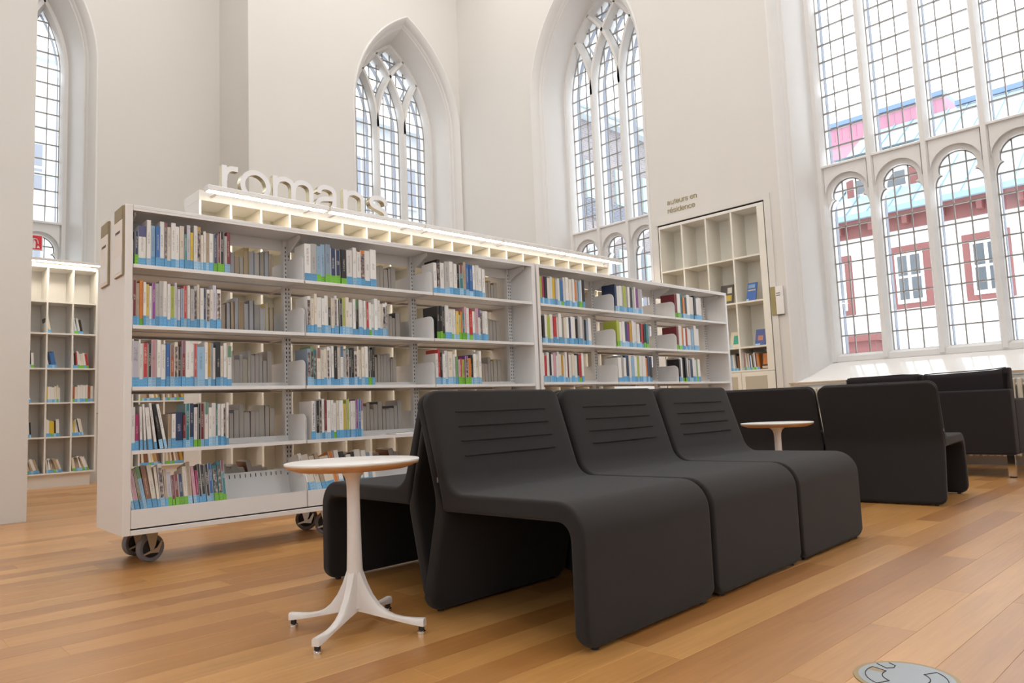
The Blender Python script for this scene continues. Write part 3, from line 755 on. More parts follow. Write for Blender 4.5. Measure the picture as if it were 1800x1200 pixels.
# ------------------------------------------------------------------ mobile steel bookcases
UD = .50
def bookcase(loc, rz, secw, nsec, zs, label, thick=.035, tray=True):
    t = tag(empty('mobile_bookcase', loc, rz), label, 'bookcase', 'white mobile bookcases')
    tot = thick*2+secw*nsec; top = 1.785; zb = .165
    me, mi = M['metal'], M['metal_d']
    for x in (0, tot-thick): box('end_panel', M['panel'] if x == 0 else me, t, x, x+thick, 0, UD, zb, top, .002)
    box('canopy', me, t, thick+.001, tot-thick-.001, .0, UD, top-.016, top, .0015)
    box('canopy_lip', me, t, thick+.001, tot-thick-.001, .0, .012, top-.028, top-.0165)
    for y in (.0, UD-.05): box('base_rail', me, t, thick+.001, tot-thick-.001, y, y+.05, zb, zb+.024, .0015)
    box('base_pan', mi, t, thick+.001, tot-thick-.001, .052, UD-.052, zb+.004, zb+.02)
    yc = UD/2
    for i in range(nsec+1):
        x = thick+secw*i; a = x-.022 if 0 < i < nsec else (x+.002 if i == 0 else x-.046)
        up_ = box('upright', me, t, a, a+.044, yc-.018, yc+.018, zb+.021, top-.017)
        m = MB(); z = .24
        while z < top-.06:
            for dx in (.010, .029): m.box(a+dx, a+dx+.005, yc-.0188, yc-.0175, z, z+.013)
            z += .0254
        tag(m.build('slots', M['dark'], up_), kind='stuff')
        # canopy bracket
        m = MB(); m.add([(a+.018, yc-.02, top-.02), (a+.018, .06, top-.02), (a+.018, .06, top-.04), (a+.018, yc-.02, top-.11), (a+.026, yc-.02, top-.02), (a+.026, .06, top-.02), (a+.026, .06, top-.04), (a+.026, yc-.02, top-.11)],
              [(0,1,2,3), (7,6,5,4), (0,1,5,4), (1,2,6,5), (2,3,7,6), (3,0,4,7)]); m.build('canopy_bracket', mi, t)
    for i in range(nsec):
        xa, xb = thick+secw*i, thick+secw*(i+1)
        box('back_stiffener', mi, t, xa+.03, xb-.03, yc-.006, yc+.006, top-.085, top-.02)
        for side in (0, 1):
            Y = (lambda y: y) if side == 0 else (lambda y: UD-y)
            def bx(mm, x0, x1, y0, y1, z0, z1):
                a, b_ = sorted((Y(y0), Y(y1))); mm.box(x0, x1, a, b_, z0, z1)
            for z in zs:
                m = MB()
                bx(m, xa+.004, xb-.004, .004, .232, z-.004, z)           # tread
                bx(m, xa+.004, xb-.004, .002, .006, z-.018, z)           # front lip
                bx(m, xa+.004, xb-.004, .006, .030, z-.018, z-.0165)     # folded return
                bx(m, xa+.004, xb-.004, .228, .232, z-.002, z+.028)      # rear stop
                s = m.build('shelf', me, t)
                for e in (0, 1):
                    out = fillet([(.010, z-.016, .004), (.240, z-.016, .004), (.240, z+.150, .01), (.010, z+.150, .045)], 6)
                    m = MB(); x = xa+.0022 if e == 0 else xb-.0042
                    m.prism(out, lambda p, tt: (tt, Y(p.x), p.y), x, x+.002); bk = m.build('bracket', me, s)
            # slanted bottom tray
            m = MB()
            bx(m, xa+.004, xb-.004, .002, .006, zb+.032, .286)
            P = [(xa+.005, .006, .276), (xb-.005, .006, .276), (xb-.005, .215, .222), (xa+.005, .215, .222)]
            P += [(p[0], p[1], p[2]-.003) for p in P]
            m.add([(p[0], Y(p[1]), p[2]) for p in P], [(0,1,2,3), (7,6,5,4), (0,1,5,4), (1,2,6,5), (2,3,7,6), (3,0,4,7)])
            P = [(xa+.005, .196, .226), (xb-.005, .196, .226), (xb-.005, .244, .402), (xa+.005, .244, .402)]
            P += [(p[0], p[1]+.003, p[2]) for p in P]
            m.add([(p[0], Y(p[1]), p[2]) for p in P], [(0,1,2,3), (7,6,5,4), (0,1,5,4), (1,2,6,5), (2,3,7,6), (3,0,4,7)])
            s = m.build('bottom_tray', me, t)
            if side == 0:
                m = MB()
                for k in range(28):
                    x = xa+.05+k*.030; m.add([(x, .2345, .372), (x+.0045, .2345, .372), (x+.0045, .2395, .392), (x, .2395, .392)], [(0,1,2,3)])
                tag(m.build('perforations', M['dark'], s), kind='stuff')
            for e in (0, 1):
                out = fillet([(.006, zb+.032, .004), (.240, zb+.032, .004), (.240, .40, .01), (.050, .40, .09), (.006, .315, .06)], 6)
                m = MB(); x = xa+.0022 if e == 0 else xb-.0042
                m.prism(out, lambda p, tt: (tt, Y(p.x), p.y), x, x+.002); m.build('bracket', me, s)
    # casters
    wheel = MB(); R = .068
    wheel.cyl((0, -.014, 0), (0, .014, 0), R*.70, 28); wheel = wheel.mesh('hub', M['black'])
    tm = MB(); pr_ = [(R*.70, -.017), (R*.93, -.019), (R, -.012), (R, .012), (R*.93, .019), (R*.70, .017)]; n = 32; P = []; F = []
    for r, yy in pr_:
        for k in range(n): P.append((r*math.cos(2*PI*k/n), yy, r*math.sin(2*PI*k/n)))
    for i in range(5):
        for k in range(n): F.append((i*n+k, i*n+(k+1) % n, i*n+n+(k+1) % n, i*n+n+k))
    tm.add(P, F); tyre = tm.mesh('tyre', M['tyre'], smooth=40)
    fm = MB()
    fm.box(-.045, .045, -.034, .034, .090, .0965)
    fm.lathe([(.030, .078), (.032, .090)], 20)
    for yy in (-.0245, .0215):
        fm.prism([Vector(q) for q in ((-.034, .080), (.030, .080), (.016, .015), (.004, -.012), (-.010, -.012), (-.016, .010))], lambda p, tt: (p.x, tt, p.y), yy, yy+.003)
    fm.cyl((-.002, -.029, 0), (-.002, .029, 0), .007, 10)
    fork = fm.mesh('fork', M['steel'])
    bm_ = MB(); bm_.prism([Vector(q) for q in ((-.05, -.030), (-.012, -.022), (.03, -.026), (.05, .030), (.042, .034), (.020, .0), (-.012, -.010), (-.048, -.022))], lambda p, tt: (p.x, tt, p.y), -.030, -.0245); brake = bm_.mesh('brake_lever', M['steel'])
    xs = [.175]+[thick+secw*i+.21 for i in range(1, nsec)]+[tot-.19]
    for i, x in enumerate(xs):
        for yy in (.185, UD-.055):
            c = empty('caster', (x, yy, .0685), math.radians(14 if i % 2 == 0 else -35), t)
            link('fork', fork, c); h = link('hub', wheel, c); link('tyre', tyre, c); link('brake_lever', brake, c)
    return t
ZS1 = (1.487, 1.182, .878, .568); ZS2 = (1.484, 1.186, .889, .585)
L1, R1 = (1.06, 3.835, 0), math.radians(-1.6)
L2, R2_ = (3.878, 3.757, 0), 0.0
BC1 = bookcase(L1, R1, .911, 3, ZS1, 'nearer white mobile bookcase on casters, packed with books, behind the lounge chairs')
BC2 = bookcase(L2, R2_, .897, 3, ZS2, 'farther white mobile bookcase, end to end with the nearer one', thick=.03)

# ------------------------------------------------------------------ books
PAL = dict(W=((.80, .785, .76), 'white'), w=((.75, .68, .57), 'cream'), g=((.44, .43, .42), 'grey'), l=((.58, .56, .64), 'pale lilac'), k=((.02, .02, .022), 'black'),
           n=((.03, .05, .12), 'navy'), b=((.05, .16, .42), 'blue'), s=((.30, .48, .66), 'sky blue'), t=((.03, .20, .24), 'teal'), r=((.52, .035, .035), 'red'), m=((.20, .025, .035), 'maroon'),
           o=((.70, .22, .03), 'orange'), y=((.70, .50, .05), 'yellow'), d=((.56, .32, .04), 'golden'), e=((.20, .36, .17), 'green'), E=((.42, .50, .06), 'lime'), p=((.26, .05, .30), 'purple'),
           P=((.62, .33, .38), 'pink'), M=((.40, .04, .15), 'magenta'), B=((.24, .11, .06), 'brown'), T=((.46, .35, .24), 'tan'), V=((.20, .15, .05), 'olive'), c=((.38, .11, .05), 'brick red'), h=((.28, .36, .46), 'steel blue'))
ST_B, ST_L, ST_G = (.14, .40, .68), (.33, .56, .76), (.19, .50, .04)
def unit_box_mesh(name, x0, x1, y0, y1, z0, z1, m_): return MB().box(x0, x1, y0, y1, z0, z1).mesh(name, m_)
cv = MB(); cv.box(0, 1, 0, .03, 0, 1); cv.box(0, .07, .03, 1, 0, 1); cv.box(.93, 1, .03, 1, 0, 1); COVER = cv.mesh('book_cover', M['book'])
PAGES = unit_box_mesh('page_block', .07, .93, .03, .975, .012, .988, M['pages2'])
STICK = unit_box_mesh('spine_sticker', -.012, 1.012, -.006, .03, 0, 1, M['sticker'])
ORD = ['first', 'second', 'third', 'fourth', 'fifth', 'sixth', 'seventh', 'eighth', 'ninth', 'tenth', 'eleventh', 'twelfth', 'thirteenth', 'fourteenth', 'fifteenth', 'sixteenth', 'seventeenth', 'eighteenth',
       'nineteenth', 'twentieth', 'twenty-first', 'twenty-second', 'twenty-third', 'twenty-fourth', 'twenty-fifth', 'twenty-sixth', 'twenty-seventh', 'twenty-eighth', 'twenty-ninth', 'thirtieth', 'thirty-first', 'thirty-second']
rb = random.Random(5)
NB = [0]
class Mass:
    def __init__(s): s.m = MB(); s.c = []
    def box(s, Mx, x0, x1, y0, y1, z0, z1, col):
        P = [Mx @ Vector(q) for q in ((x0,y0,z0),(x1,y0,z0),(x1,y1,z0),(x0,y1,z0),(x0,y0,z1),(x1,y0,z1),(x1,y1,z1),(x0,y1,z1))]
        s.m.add(P, [(3,2,1,0),(4,5,6,7),(0,1,5,4),(1,2,6,5),(2,3,7,6),(3,0,4,7)]); s.c += [col]*24
    def book(s, Mx, col, st, hz):
        # Mx carries the book's size
        s.box(Mx, 0, 1, 0, 1, 0, .985, col); s.box(Mx, .06, .94, .05, .97, .985, 1.0, (.56, .52, .46)); s.box(Mx, .06, .94, 1.0, 1.004, .01, .98, (.52, .48, .43))
        if st: s.box(Mx, -.01, 1.01, -.008, .03, .0, hz, st)
        else: s.box(Mx, .3, .7, -.004, .02, .35, .6+.2*rb.random(), tuple(.12 if c > .3 else .6 for c in col))
    def build(s, name):
        me = s.m.mesh(name, M['bookmass']); a = me.attributes.new('bookcol', 'FLOAT_COLOR', 'CORNER')
        return me
MASS = Mass()

def book(Mx, code, sticker, label, group, hz, rough=None):
    col, nm = PAL[code]
    j = rb.uniform(.88, 1.1); col = tuple(min(.85, c*j) for c in col)
    o = bpy.data.objects.new('book', COVER); C.objects.link(o); o.matrix_world = Mx; o.color = (*col, 1)
    pg = bpy.data.objects.new('page_block', PAGES); C.objects.link(pg); pg.parent = o; pg.color = (*rb.choice(PTINT), 1)
    if sticker:
        s = bpy.data.objects.new('spine_sticker', STICK); C.objects.link(s); s.parent = o
        s.scale = (1, 1, hz); s.color = (*sticker, 1)
    tag(o, label, 'book', group); NB[0] += 1
    return o

def parse(s):
    out = []
    for ch in s.replace(' ', ''):
        if ch in '+-': out[-1][1] = ch
        else: out.append([ch, '='])
    return out

def row(Mroot, spec, x0, x1, y, z, hmean, where, group, lean={}, tilt=0, mass=False, wide={}, hs={}, back=False, depth=.145, face='front'):
    items = parse(spec); n = len(items)
    wts = [wide.get(i, 1)*rb.uniform(.70, 1.32) for i in range(n)]
    H = [hmean*(rb.uniform(.80, 1.12) if back else rb.uniform(.89, 1.05))*hs.get(i, 1) for i in range(n)]
    A = [lean.get(i, 0 if not back else rb.uniform(-.003, .01)) for i in range(n)]
    G = [max(0, H[i]*(math.tan(A[i])-math.tan(A[i-1]))) if i and not back else 0 for i in range(n)]
    k = (x1-x0-sum(G))/sum(w_/math.cos(a_) for w_, a_ in zip(wts, A)); x = x0
    for i, (code, fl) in enumerate(items):
        th = wts[i]*k; h = H[i]; dp = depth*rb.uniform(.9, 1.1); a = A[i]; x += G[i]
        gap = .0016
        if back:
            Ml = Matrix.Translation((x+th-gap, y+dp, z)) @ Matrix.Rotation(PI, 4, 'Z') @ Matrix.Rotation(a, 4, 'Y')
        else:
            Ml = Matrix.Translation((x+gap/2, y+rb.uniform(0, .012), z)) @ Matrix.Rotation(-tilt, 4, 'X') @ Matrix.Rotation(-a, 4, 'Y')
        Mx = Mroot @ Ml @ Matrix.Diagonal((th-gap, dp, h, 1))
        st = None if fl == '-' or back else (ST_G if fl == '+' else (ST_B if rb.random() < .62 else ST_L))
        if st: j = rb.uniform(.78, 1.12); st = tuple(c*j for c in st)
        hz = rb.choice((.036, .046, .046, .050))/h
        if mass:
            j = rb.uniform(.88, 1.1); MASS.book(Mx, tuple(min(.85, c*j) for c in PAL[code][0]), st, hz)
        else:
            book(Mx, code, st, '%s book, %s from left %s' % (PAL[code][1], ORD[i], where), group, hz)
        x += th/math.cos(a)
MR1 = Matrix.Translation(L1) @ Matrix.Rotation(R1, 4, 'Z')
MR2 = Matrix.Translation(L2) @ Matrix.Rotation(R2_, 4, 'Z')
RN = ('top', 'second', 'third', 'fourth', 'bottom'); BN = ('left', 'middle', 'right')
SPEC1 = {
 (0, 0): ('n+WWsbWmwWW wtlyWdwWTWn+m+k+gm', .047, .525, {}, {0: .82, 11: .88, 13: .88, 16: .9}, {1: 1.7}),
 (0, 1): ('mTo+WyWpggWW EllhrWggwWnWwlW', .042, .472, {}, {}, {0: 1.4}),
 (0, 2): ('lWrkPWWbcwkmWWrsWdhWkwWW', .039, .528, {}, {}, {0: 1.6, 15: 1.6, 20: 1.5}),
 (0, 3): ('WMWWWWkW TWnmtnW+k+mWWWtWWWW', .039, .512, {2: .02, 3: .05, 4: .09, 5: .13, 6: .17, 7: .19}, {1: .87, 9: .80, 8: .8, 10: .82, 11: .82, 12: 1.08}, {9: 1.5, 10: 1.8, 12: 1.4}),
 (0, 4): ('WPVsBwwWTl+m+m+n+w+TPMkkkbt+t+t+', .045, .502, {0: .10, 1: .12, 2: .13, 3: .13, 4: .11, 5: .09, 6: .05, 7: .02, 15: .03}, {9: .8, 10: .8, 11: .8, 12: .8, 16: .85}, {}),
 (1, 0): ('Wgs+s+h+n+n+k+WWWoWW', .957, 1.434, {}, {}, {0: 1.1}),
 (1, 1): ('WwwWWWkwWWkEwWWkWWWrW+WWWwWW', .966, 1.512, {}, {}, {3: 1.2}),
 (1, 2): ('hetwwwWWWkwWgwkkwwwwWk+k+k', .962, 1.409, {}, {}, {14: 1.3, 3: 1.3}),
 (1, 3): ('WkkWmWWW+wWyEWWWpbw', .985, 1.322, {}, {}, {0: 1.5, 1: 1.9, 5: 1.4, 9: 1.4}),
 (1, 4): ('WwwTwoWkWkWWhW', .955, 1.41, {0: .16, 1: .16, 2: .15, 3: .14, 4: .13, 5: .1, 6: .08, 7: .06}, {}, {1: 1.5, 4: 1.5}),
 (2, 0): ('WkWgWWktTbbWWWW', 1.876, 2.328, {}, {}, {2: 1.4, 3: 1.3}),
 (2, 1): ('k+k+k+WWW+WyE+o+t+P+Wr+WPWgWW', 1.894, 2.340, {}, {6: .9, 7: .85, 8: .85, 9: .85, 10: .85}, {13: 1.6}),
 (2, 2): ('WrkWWwWeP+r+E+p+o+kWwW', 1.874, 2.263, {}, {7: .85, 8: .82, 9: .82, 10: .82, 11: .82, 12: .82}, {5: 2.2}),
}
for (s, r), (spec, x0, x1, lean, hs, wide) in SPEC1.items():
    z = (ZS1+(0,))[r]; wh = 'on %s shelf, %s bay of nearer bookcase' % (RN[r], BN[s]); gp = 'books on the %s shelf of the nearer bookcase' % RN[r]
    hm = (.226, .222, .226, .222, .215)[r]
    if r < 4: row(MR1, spec, x0, x1, .014, z+.001, hm, wh, gp, lean, 0, False, wide, hs)
    else: row(MR1, spec, x0, x1, .014, .279, hm, wh, gp, lean, .25, False, wide, hs)
row(MR1, 'kWkWgkWWkWlbWbWwW', 1.862, 2.56, .014, ZS1[3]+.001, .215, '', '', mass=True)
# rows of the far side, fore-edges towards the viewer
BACK = {(0, 0): ('kTgwysgtgW', .60, .885), (0, 1): ('mkBgglkgWyk', .57, .89), (0, 2): ('ggwlyglmgkT', .60, .875), (0, 3): ('Bgnglmgwkd', .59, .89), (0, 4): ('mBTgTcgTBgdT', .46, .89),
        (1, 0): ('gwmkg', 1.60, 1.76), (1, 1): ('lgTk', 1.68, 1.79), (1, 2): ('ykwglkT', 1.57, 1.75), (1, 3): ('gBgwkTglng', 1.48, 1.785), (1, 4): ('cBTTVBkTBT', 1.36, 1.80),
        (2, 0): ('kdmT', 2.56, 2.68), (2, 1): ('ygnT', 2.56, 2.69), (2, 2): ('yrgkyV', 2.50, 2.69), (2, 3): ('gWk', 2.5, 2.6)}
for (s, r), (spec, x0, x1) in BACK.items():
    single = s == 0 and NB[0]+len(parse(spec)) <= 296
    z = (ZS1+(.275,))[r]+.001
    row(MR1, spec, x0, x1, .30, z, .20 if r < 4 else .185, 'among page-edge books behind %s shelf, left bay, nearer bookcase' % RN[r], 'books facing away on the far side', mass=not single, back=True, depth=.15,
        lean=({i: .25+.03*(i % 4) for i in range(12)} if r == 4 else {}))
SPEC2 = {(0, 0): ('e+EMkWWylWtb+WWwWWogs+W+k', .035, .565), (0, 1): ('kkWEWrWWgwWnWWkgWgkhW', .035, .625), (0, 2): ('WrWkWPWWwdWWmWwWkr+W', .035, .515),
         (1, 0): ('nWWgEgWkgWpgl', .955, 1.352), (1, 1): ('E+WWnpdWWWkrk+t+', .955, 1.405), (1, 2): ('WgWnWsWEWWonk', .955, 1.432),
         (2, 0): ('m+W+tokWwWkWW', 1.85, 2.30), (2, 1): ('m+W+oWrWWsWW', 1.85, 2.215), (2, 2): ('kWk+k+WgnWWe+W', 1.85, 2.22)}
for (s, r), (spec, x0, x1) in SPEC2.items(): row(MR2, spec, x0, x1, .014, ZS2[r]+.001, .226, '', '', mass=True)
for s, (x0, x1) in enumerate(((.04, .62), (.98, 1.45))): row(MR2, 'kWgWkBwWnWgkWTrWgW', x0, x1, .014, ZS2[3]+.001, .19, '', '', mass=True)
row(MR2, 'gwkTgW', .62, .86, .30, ZS2[0]+.001, .2, '', '', mass=True, back=True)
row(MR2, 'gwTgk', 1.42, 1.62, .30, ZS2[2]+.001, .2, '', '', mass=True, back=True)
# one book with a readable spine on the fourth shelf
def text_mesh(body, size, name, mat_, extrude=.0004, offset=0, align='LEFT', line=1.0, res=6):
    cu = bpy.data.curves.new(name, 'FONT'); cu.body = body; cu.size = size; cu.extrude = extrude; cu.offset = offset; cu.align_x = align; cu.space_line = line; cu.resolution_u = res
    o = bpy.data.objects.new(name, cu); C.objects.link(o)
    dg = bpy.context.evaluated_depsgraph_get(); me = bpy.data.meshes.new_from_object(o.evaluated_get(dg))
    bpy.data.objects.remove(o); bpy.data.curves.remove(cu)
    me.name = name; me.materials.clear(); me.materials.append(mat_)
    return me
tb = None
for o in bpy.data.objects:
    if o.get('label') == 'white book, first from left on fourth shelf, middle bay of nearer bookcase': tb = o
if tb:
    th, dp, hh_ = tb.matrix_world.to_scale()
    tme = text_mesh('La Vie aux enchères', 1, 'title', M['ext_b'], 0.0, .012)
    wx = max(v.co.x for v in tme.vertices)
    tt = link('title_print', tme, tb)
    S = .68*hh_/wx       # metres per text unit
    # text runs up the spine
    tt.matrix_local = Matrix.Translation((.72, -.004, .25)) @ Matrix(((0, -S/th*.8, 0, 0), (0, 0, -S/dp, 0), (S/hh_, 0, 0, 0), (0, 0, 0, 1)))
    tb['label'] = 'white book with blue lettering up the spine, fourth shelf, beside the bracket'
m = MB(); m.box(0, .15, 0, .10, 0, .008); bk = m.build('magazine', M['signw']); bk.matrix_world = MR1 @ Matrix.Translation((1.56, .03, ZS1[3]+.001)) @ Matrix.Rotation(.12, 4, 'Z')
tag(bk, 'thin white booklet lying flat on the fourth shelf by the chairs', 'booklet')
m = MB(); m.box(.03, .13, .02, .08, .0081, .0088); m.build('cover_print', M['gold'], bk)

# signs on the end of the nearer bookcase
for nm, y0, y1, z0, z1 in (('near', 3.812-3.835, 0, 1.432, 1.775), ('far', .28, .45, 1.425, 1.757)):
    a, b_ = (.012, .155) if nm == 'near' else (.290, .430)
    t = empty('shelf_sign', (0, 0, 0)); t.matrix_world = MR1 @ Matrix.Translation((0, 0, 0))
    tag(t, 'cream category sign with olive header on the bookcase end, %s of two' % ('front' if nm == 'near' else 'rear'), 'sign', 'signs on the bookcase end')
    box('back_plate', M['olive'], t, -.010, -.001, a-.004, b_+.002, z0-.003, z1+.002)
    box('card', M['sign'], t, -.012, -.0102, a, b_, z0, z1-.066)
    box('insert', M['signw'], t, -.0135, -.0122, a+.002, b_-.012, z0+.015, z0+.095)
    box('header', M['olive'], t, -.0125, -.0102, a, b_, z1-.064, z1)
    tx = link('lettering', text_mesh('romans', .030, 'sign_word', M['ink']), t)
    tx.matrix_local = Matrix.Translation((-.0126, b_-.018, z1-.13)) @ Matrix(((0, 0, -1, 0), (-1, 0, 0, 0), (0, 1, 0, 0), (0, 0, 0, 1)))

# ------------------------------------------------------------------ fixed cubby bookcases
def cubbies(name, label, loc, rz, posts, levels, ztop, depth, bm_, cat='bookcase', group=None, plinth=.15, tb=.018, fascia=.085, back=True):
    t = tag(empty(name, loc, rz), label, cat, group)
    x0, x1 = posts[0], posts[-1]; zb = levels[0]-tb
    if back: box('back_panel', bm_, t, x0+.001, x1-.001, depth-.012, depth, zb, ztop-.001)
    for i, x in enumerate(posts):
        e = i in (0, len(posts)-1); a = x if i == 0 else (x-tb if e else x-tb/2)
        box('side_panel' if e else 'divider', M['lam'] if e and bm_ is M['cream'] else bm_, t, a, a+tb, 0 if e else .004, depth-.0125, zb, ztop-fascia-.0005)
    for z in levels:
        box('shelf_board', bm_, t, x0+tb+.0005, x1-tb-.0005, .002, depth-.013, z-tb, z)
    box('top_board', M['lam'], t, x0, x1, 0, depth, ztop-fascia, ztop, .0015)
    if plinth: box('plinth', M['lam'], t, x0+.02, x1-.05, .05, depth, 0, zb-.001)
    return t
LV = [.172, .594, 1.0, 1.41, 1.83, 2.212]
# the bookcase under the letters
RX, RY, RP = 2.216, 6.0, .269
rom = cubbies('cubby_bookcase', 'long cream cubby bookcase lit from above, carrying the large letters', (RX, RY, 0), 0, [RP*i for i in range(21)], LV, 2.617, .34, M['cream'], group='cubby bookcases')
def light_bar(t, x0, x1, y, z):
    o = box('light_bar', M['lampb'], t, x0, x1, y-.045, y+.045, z, z+.042, .004)
    box('diffuser', M['led'], o, x0+.02, x1-.02, y-.026, y+.026, z-.005, z+.0005)
    for x in (x0+.12, x1-.12): box('arm', M['lampb'], o, x-.012, x+.012, y+.045, .0, z+.012, z+.020)
for i in range(5): light_bar(rom, RP*4*i+(-.02 if i == 0 else .008), RP*4*(i+1)-.008, -.20, 2.555)
# letters
M['return'] = mat('letter_return', (.50, .42, .27), .22, metal=.9, var=.04)
def smooth_path(p, n=5):
    if len(p) < 3: return p
    q = [p[0]]+list(p)+[p[-1]]; out = []
    for i in range(1, len(q)-2):
        for k in range(n):
            t_ = k/n
            out.append(tuple(.5*((2*q[i][c])+(-q[i-1][c]+q[i+1][c])*t_+(2*q[i-1][c]-5*q[i][c]+4*q[i+1][c]-q[i+2][c])*t_**2+(-q[i-1][c]+3*q[i][c]-3*q[i+1][c]+q[i+2][c])*t_**3) for c in (0, 1)))
    return out+[p[-1]]
def ribbon(m, path, wd_, fn, d0, d1, closed=False):
    L = []; Rr = []; n = len(path)
    for i, p in enumerate(path):
        a = Vector(path[i-1] if (i or closed) else p); b_ = Vector(path[(i+1) % n] if (i < n-1 or closed) else p)
        d = (b_-a).normalized(); nr = Vector((-d.y, d.x))*wd_/2
        L.append(Vector(p)+nr); Rr.append(Vector(p)-nr)
    k = n if closed else n-1
    P = [fn(q, d0) for q in L]+[fn(q, d0) for q in Rr]+[fn(q, d1) for q in L]+[fn(q, d1) for q in Rr]
    j = lambda i: (i+1) % n
    m.cm = 0; m.add(P, [(i, j(i), n+j(i), n+i) for i in range(k)]+[(2*n+i, 2*n+j(i), 3*n+j(i), 3*n+i) for i in range(k)])
    m.cm = 1; m.add(P, [(i, j(i), 2*n+j(i), 2*n+i) for i in range(k)]+[(n+i, n+j(i), 3*n+j(i), 3*n+i) for i in range(k)]+([] if closed else [(0, n, 3*n, 2*n), (n-1, 2*n-1, 4*n-1, 3*n-1)]))
def arch_(a, b_): return smooth_path([(a, .50), (a+.03, .70), (a+.13, .855), (a+.29, .918), ((a+b_)/2+.09, .915), (b_-.09, .85), (b_-.015, .73), (b_, .60)])+[(b_, 0)]
ring_ = [(.53+.435*math.cos(2*PI*k/40), .5+.435*math.sin(2*PI*k/40)) for k in range(40)]
GL = {'r': ([[(.14, 0), (.14, .985)], smooth_path([(.15, .50), (.17, .70), (.25, .84), (.38, .91), (.58, .915)])], .637), 'o': (['ring'], 1.063),
      'm': ([[(.14, 0), (.14, .985)], arch_(.14, .80), arch_(.80, 1.46)], 1.593),
      'a': ([smooth_path([(.15, .68), (.20, .83), (.34, .915), (.52, .922), (.68, .87), (.755, .76), (.76, .60), (.76, .40), (.76, .20), (.80, .10), (.93, .08)]),
             smooth_path([(.76, .57), (.64, .535), (.42, .51), (.22, .45), (.12, .34), (.11, .21), (.19, .10), (.34, .068), (.52, .09), (.67, .19), (.75, .36)])], 1.063),
      'n': ([[(.14, 0), (.14, .985)], arch_(.14, .86)], 1.063),
      's': ([smooth_path([(.82, .69), (.75, .84), (.61, .915), (.43, .92), (.25, .88), (.165, .76), (.19, .64), (.31, .57), (.50, .52), (.68, .455), (.785, .35), (.78, .22), (.68, .12), (.50, .078), (.32, .085), (.175, .16), (.11, .30)])], .956)}
sign = tag(empty('letter_sign', (2.405, 6.07, 2.618)), 'large white three-dimensional letters reading romans on top of the lit bookcase', 'lettering')
XH = .27; px_ = 0
for ch in 'romans':
    paths, adv = GL[ch]; m = MB()
    for k, pth in enumerate(paths):
        fn = lambda p, d: ((p.x*XH+px_), d+.0006*k, p.y*XH+.001)
        ribbon(m, ring_ if pth == 'ring' else pth, .165, fn, -.032, .032, pth == 'ring')
    me = m.mesh('letter', [M['letter'], M['return']])
    link('letter', me, sign); px_ += adv*XH
# far left cubby bookcases
cubA = cubbies('cubby_bookcase', 'cream cubby bookcase with leaning books below the far left window', (1.391, 10.0, 0), 0, [.267*i for i in range(5)], LV, 2.70, .33, M['lam'], group='cubby bookcases')
cubB = cubbies('cubby_bookcase', 'cream cubby bookcase glimpsed through the left bay of the nearer bookcase', (2.86, 10.0, 0), 0, [0, .09]+[.09+.3*i for i in range(1, 4)], LV, 2.70, .33, M['lam'], group='cubby bookcases')
for t_, x1 in ((cubA, 1.068), (cubB, .99)):
    o = box('light_bar', M['lampb'], t_, 0, x1, -.14, -.001, 2.665, 2.70, .003)
    box('diffuser', M['led'], o, .01, x1-.01, -.135, -.085, 2.660, 2.6652)
rl = random.Random(3)
def cub_books(ox, oy, x, wdt, z, n, leanmax, codes, h=.2, dep=.15, yy=.06):
    xx = x
    a = 0
    for i in range(n):
        th = wdt/n*rl.uniform(.75, 1.25); a = min(leanmax, a+leanmax/max(1, n-2))
        c = rl.choice(codes); hh_ = h*rl.uniform(.9, 1.06)
        Mx = Matrix.Translation((ox+xx, oy+yy, z+.001)) @ Matrix.Rotation(-a, 4, 'Y') @ Matrix.Diagonal((th*.95, dep, hh_, 1))
        MASS.book(Mx, PAL[c][0], rl.choice((ST_B, ST_L, ST_B, ST_G)), .2); xx += th
WC = 'WWWwwlWgkyrnPoW'
for col in range(1, 4):
    xa = .267*col+.014
    for lv, n, wdt, ln, cd_ in ((1.83, (4, 2, 5)[col-1], (.085, .05, .12)[col-1], .18, 'WWkyswWw'), (1.41, (6, 4, 8)[col-1], (.14, .10, .19)[col-1], (.05, .2, .14)[col-1], 'WWwWnbrkW'), (1.0, (6, 7, 8)[col-1], (.12, .14, .22)[col-1], (.35, .02, .0)[col-1], 'WWWwWcyPW'),
                           (.594, (6, 8, 7)[col-1], (.13, .15, .14)[col-1], (.05, .03, .2)[col-1], 'WWwWwcyWk'), (.172, 7, .18, .35, 'TwwWTw')):
        cub_books(1.391, 10.0, xa+(.0 if lv > .3 else .02), wdt, lv, n, ln, cd_, .2 if lv > .3 else .17)
for col in range(3):
    for lv in (.172, 1.0, .594): cub_books(2.86, 10.0, .11+.3*col, .24, lv, 9, .2, 'TwWdyTB', .18)
for col in range(20):
    if rl.random() < .5: cub_books(RX, RY, RP*col+.016, .12, 1.83, 6, .1, WC, .2)
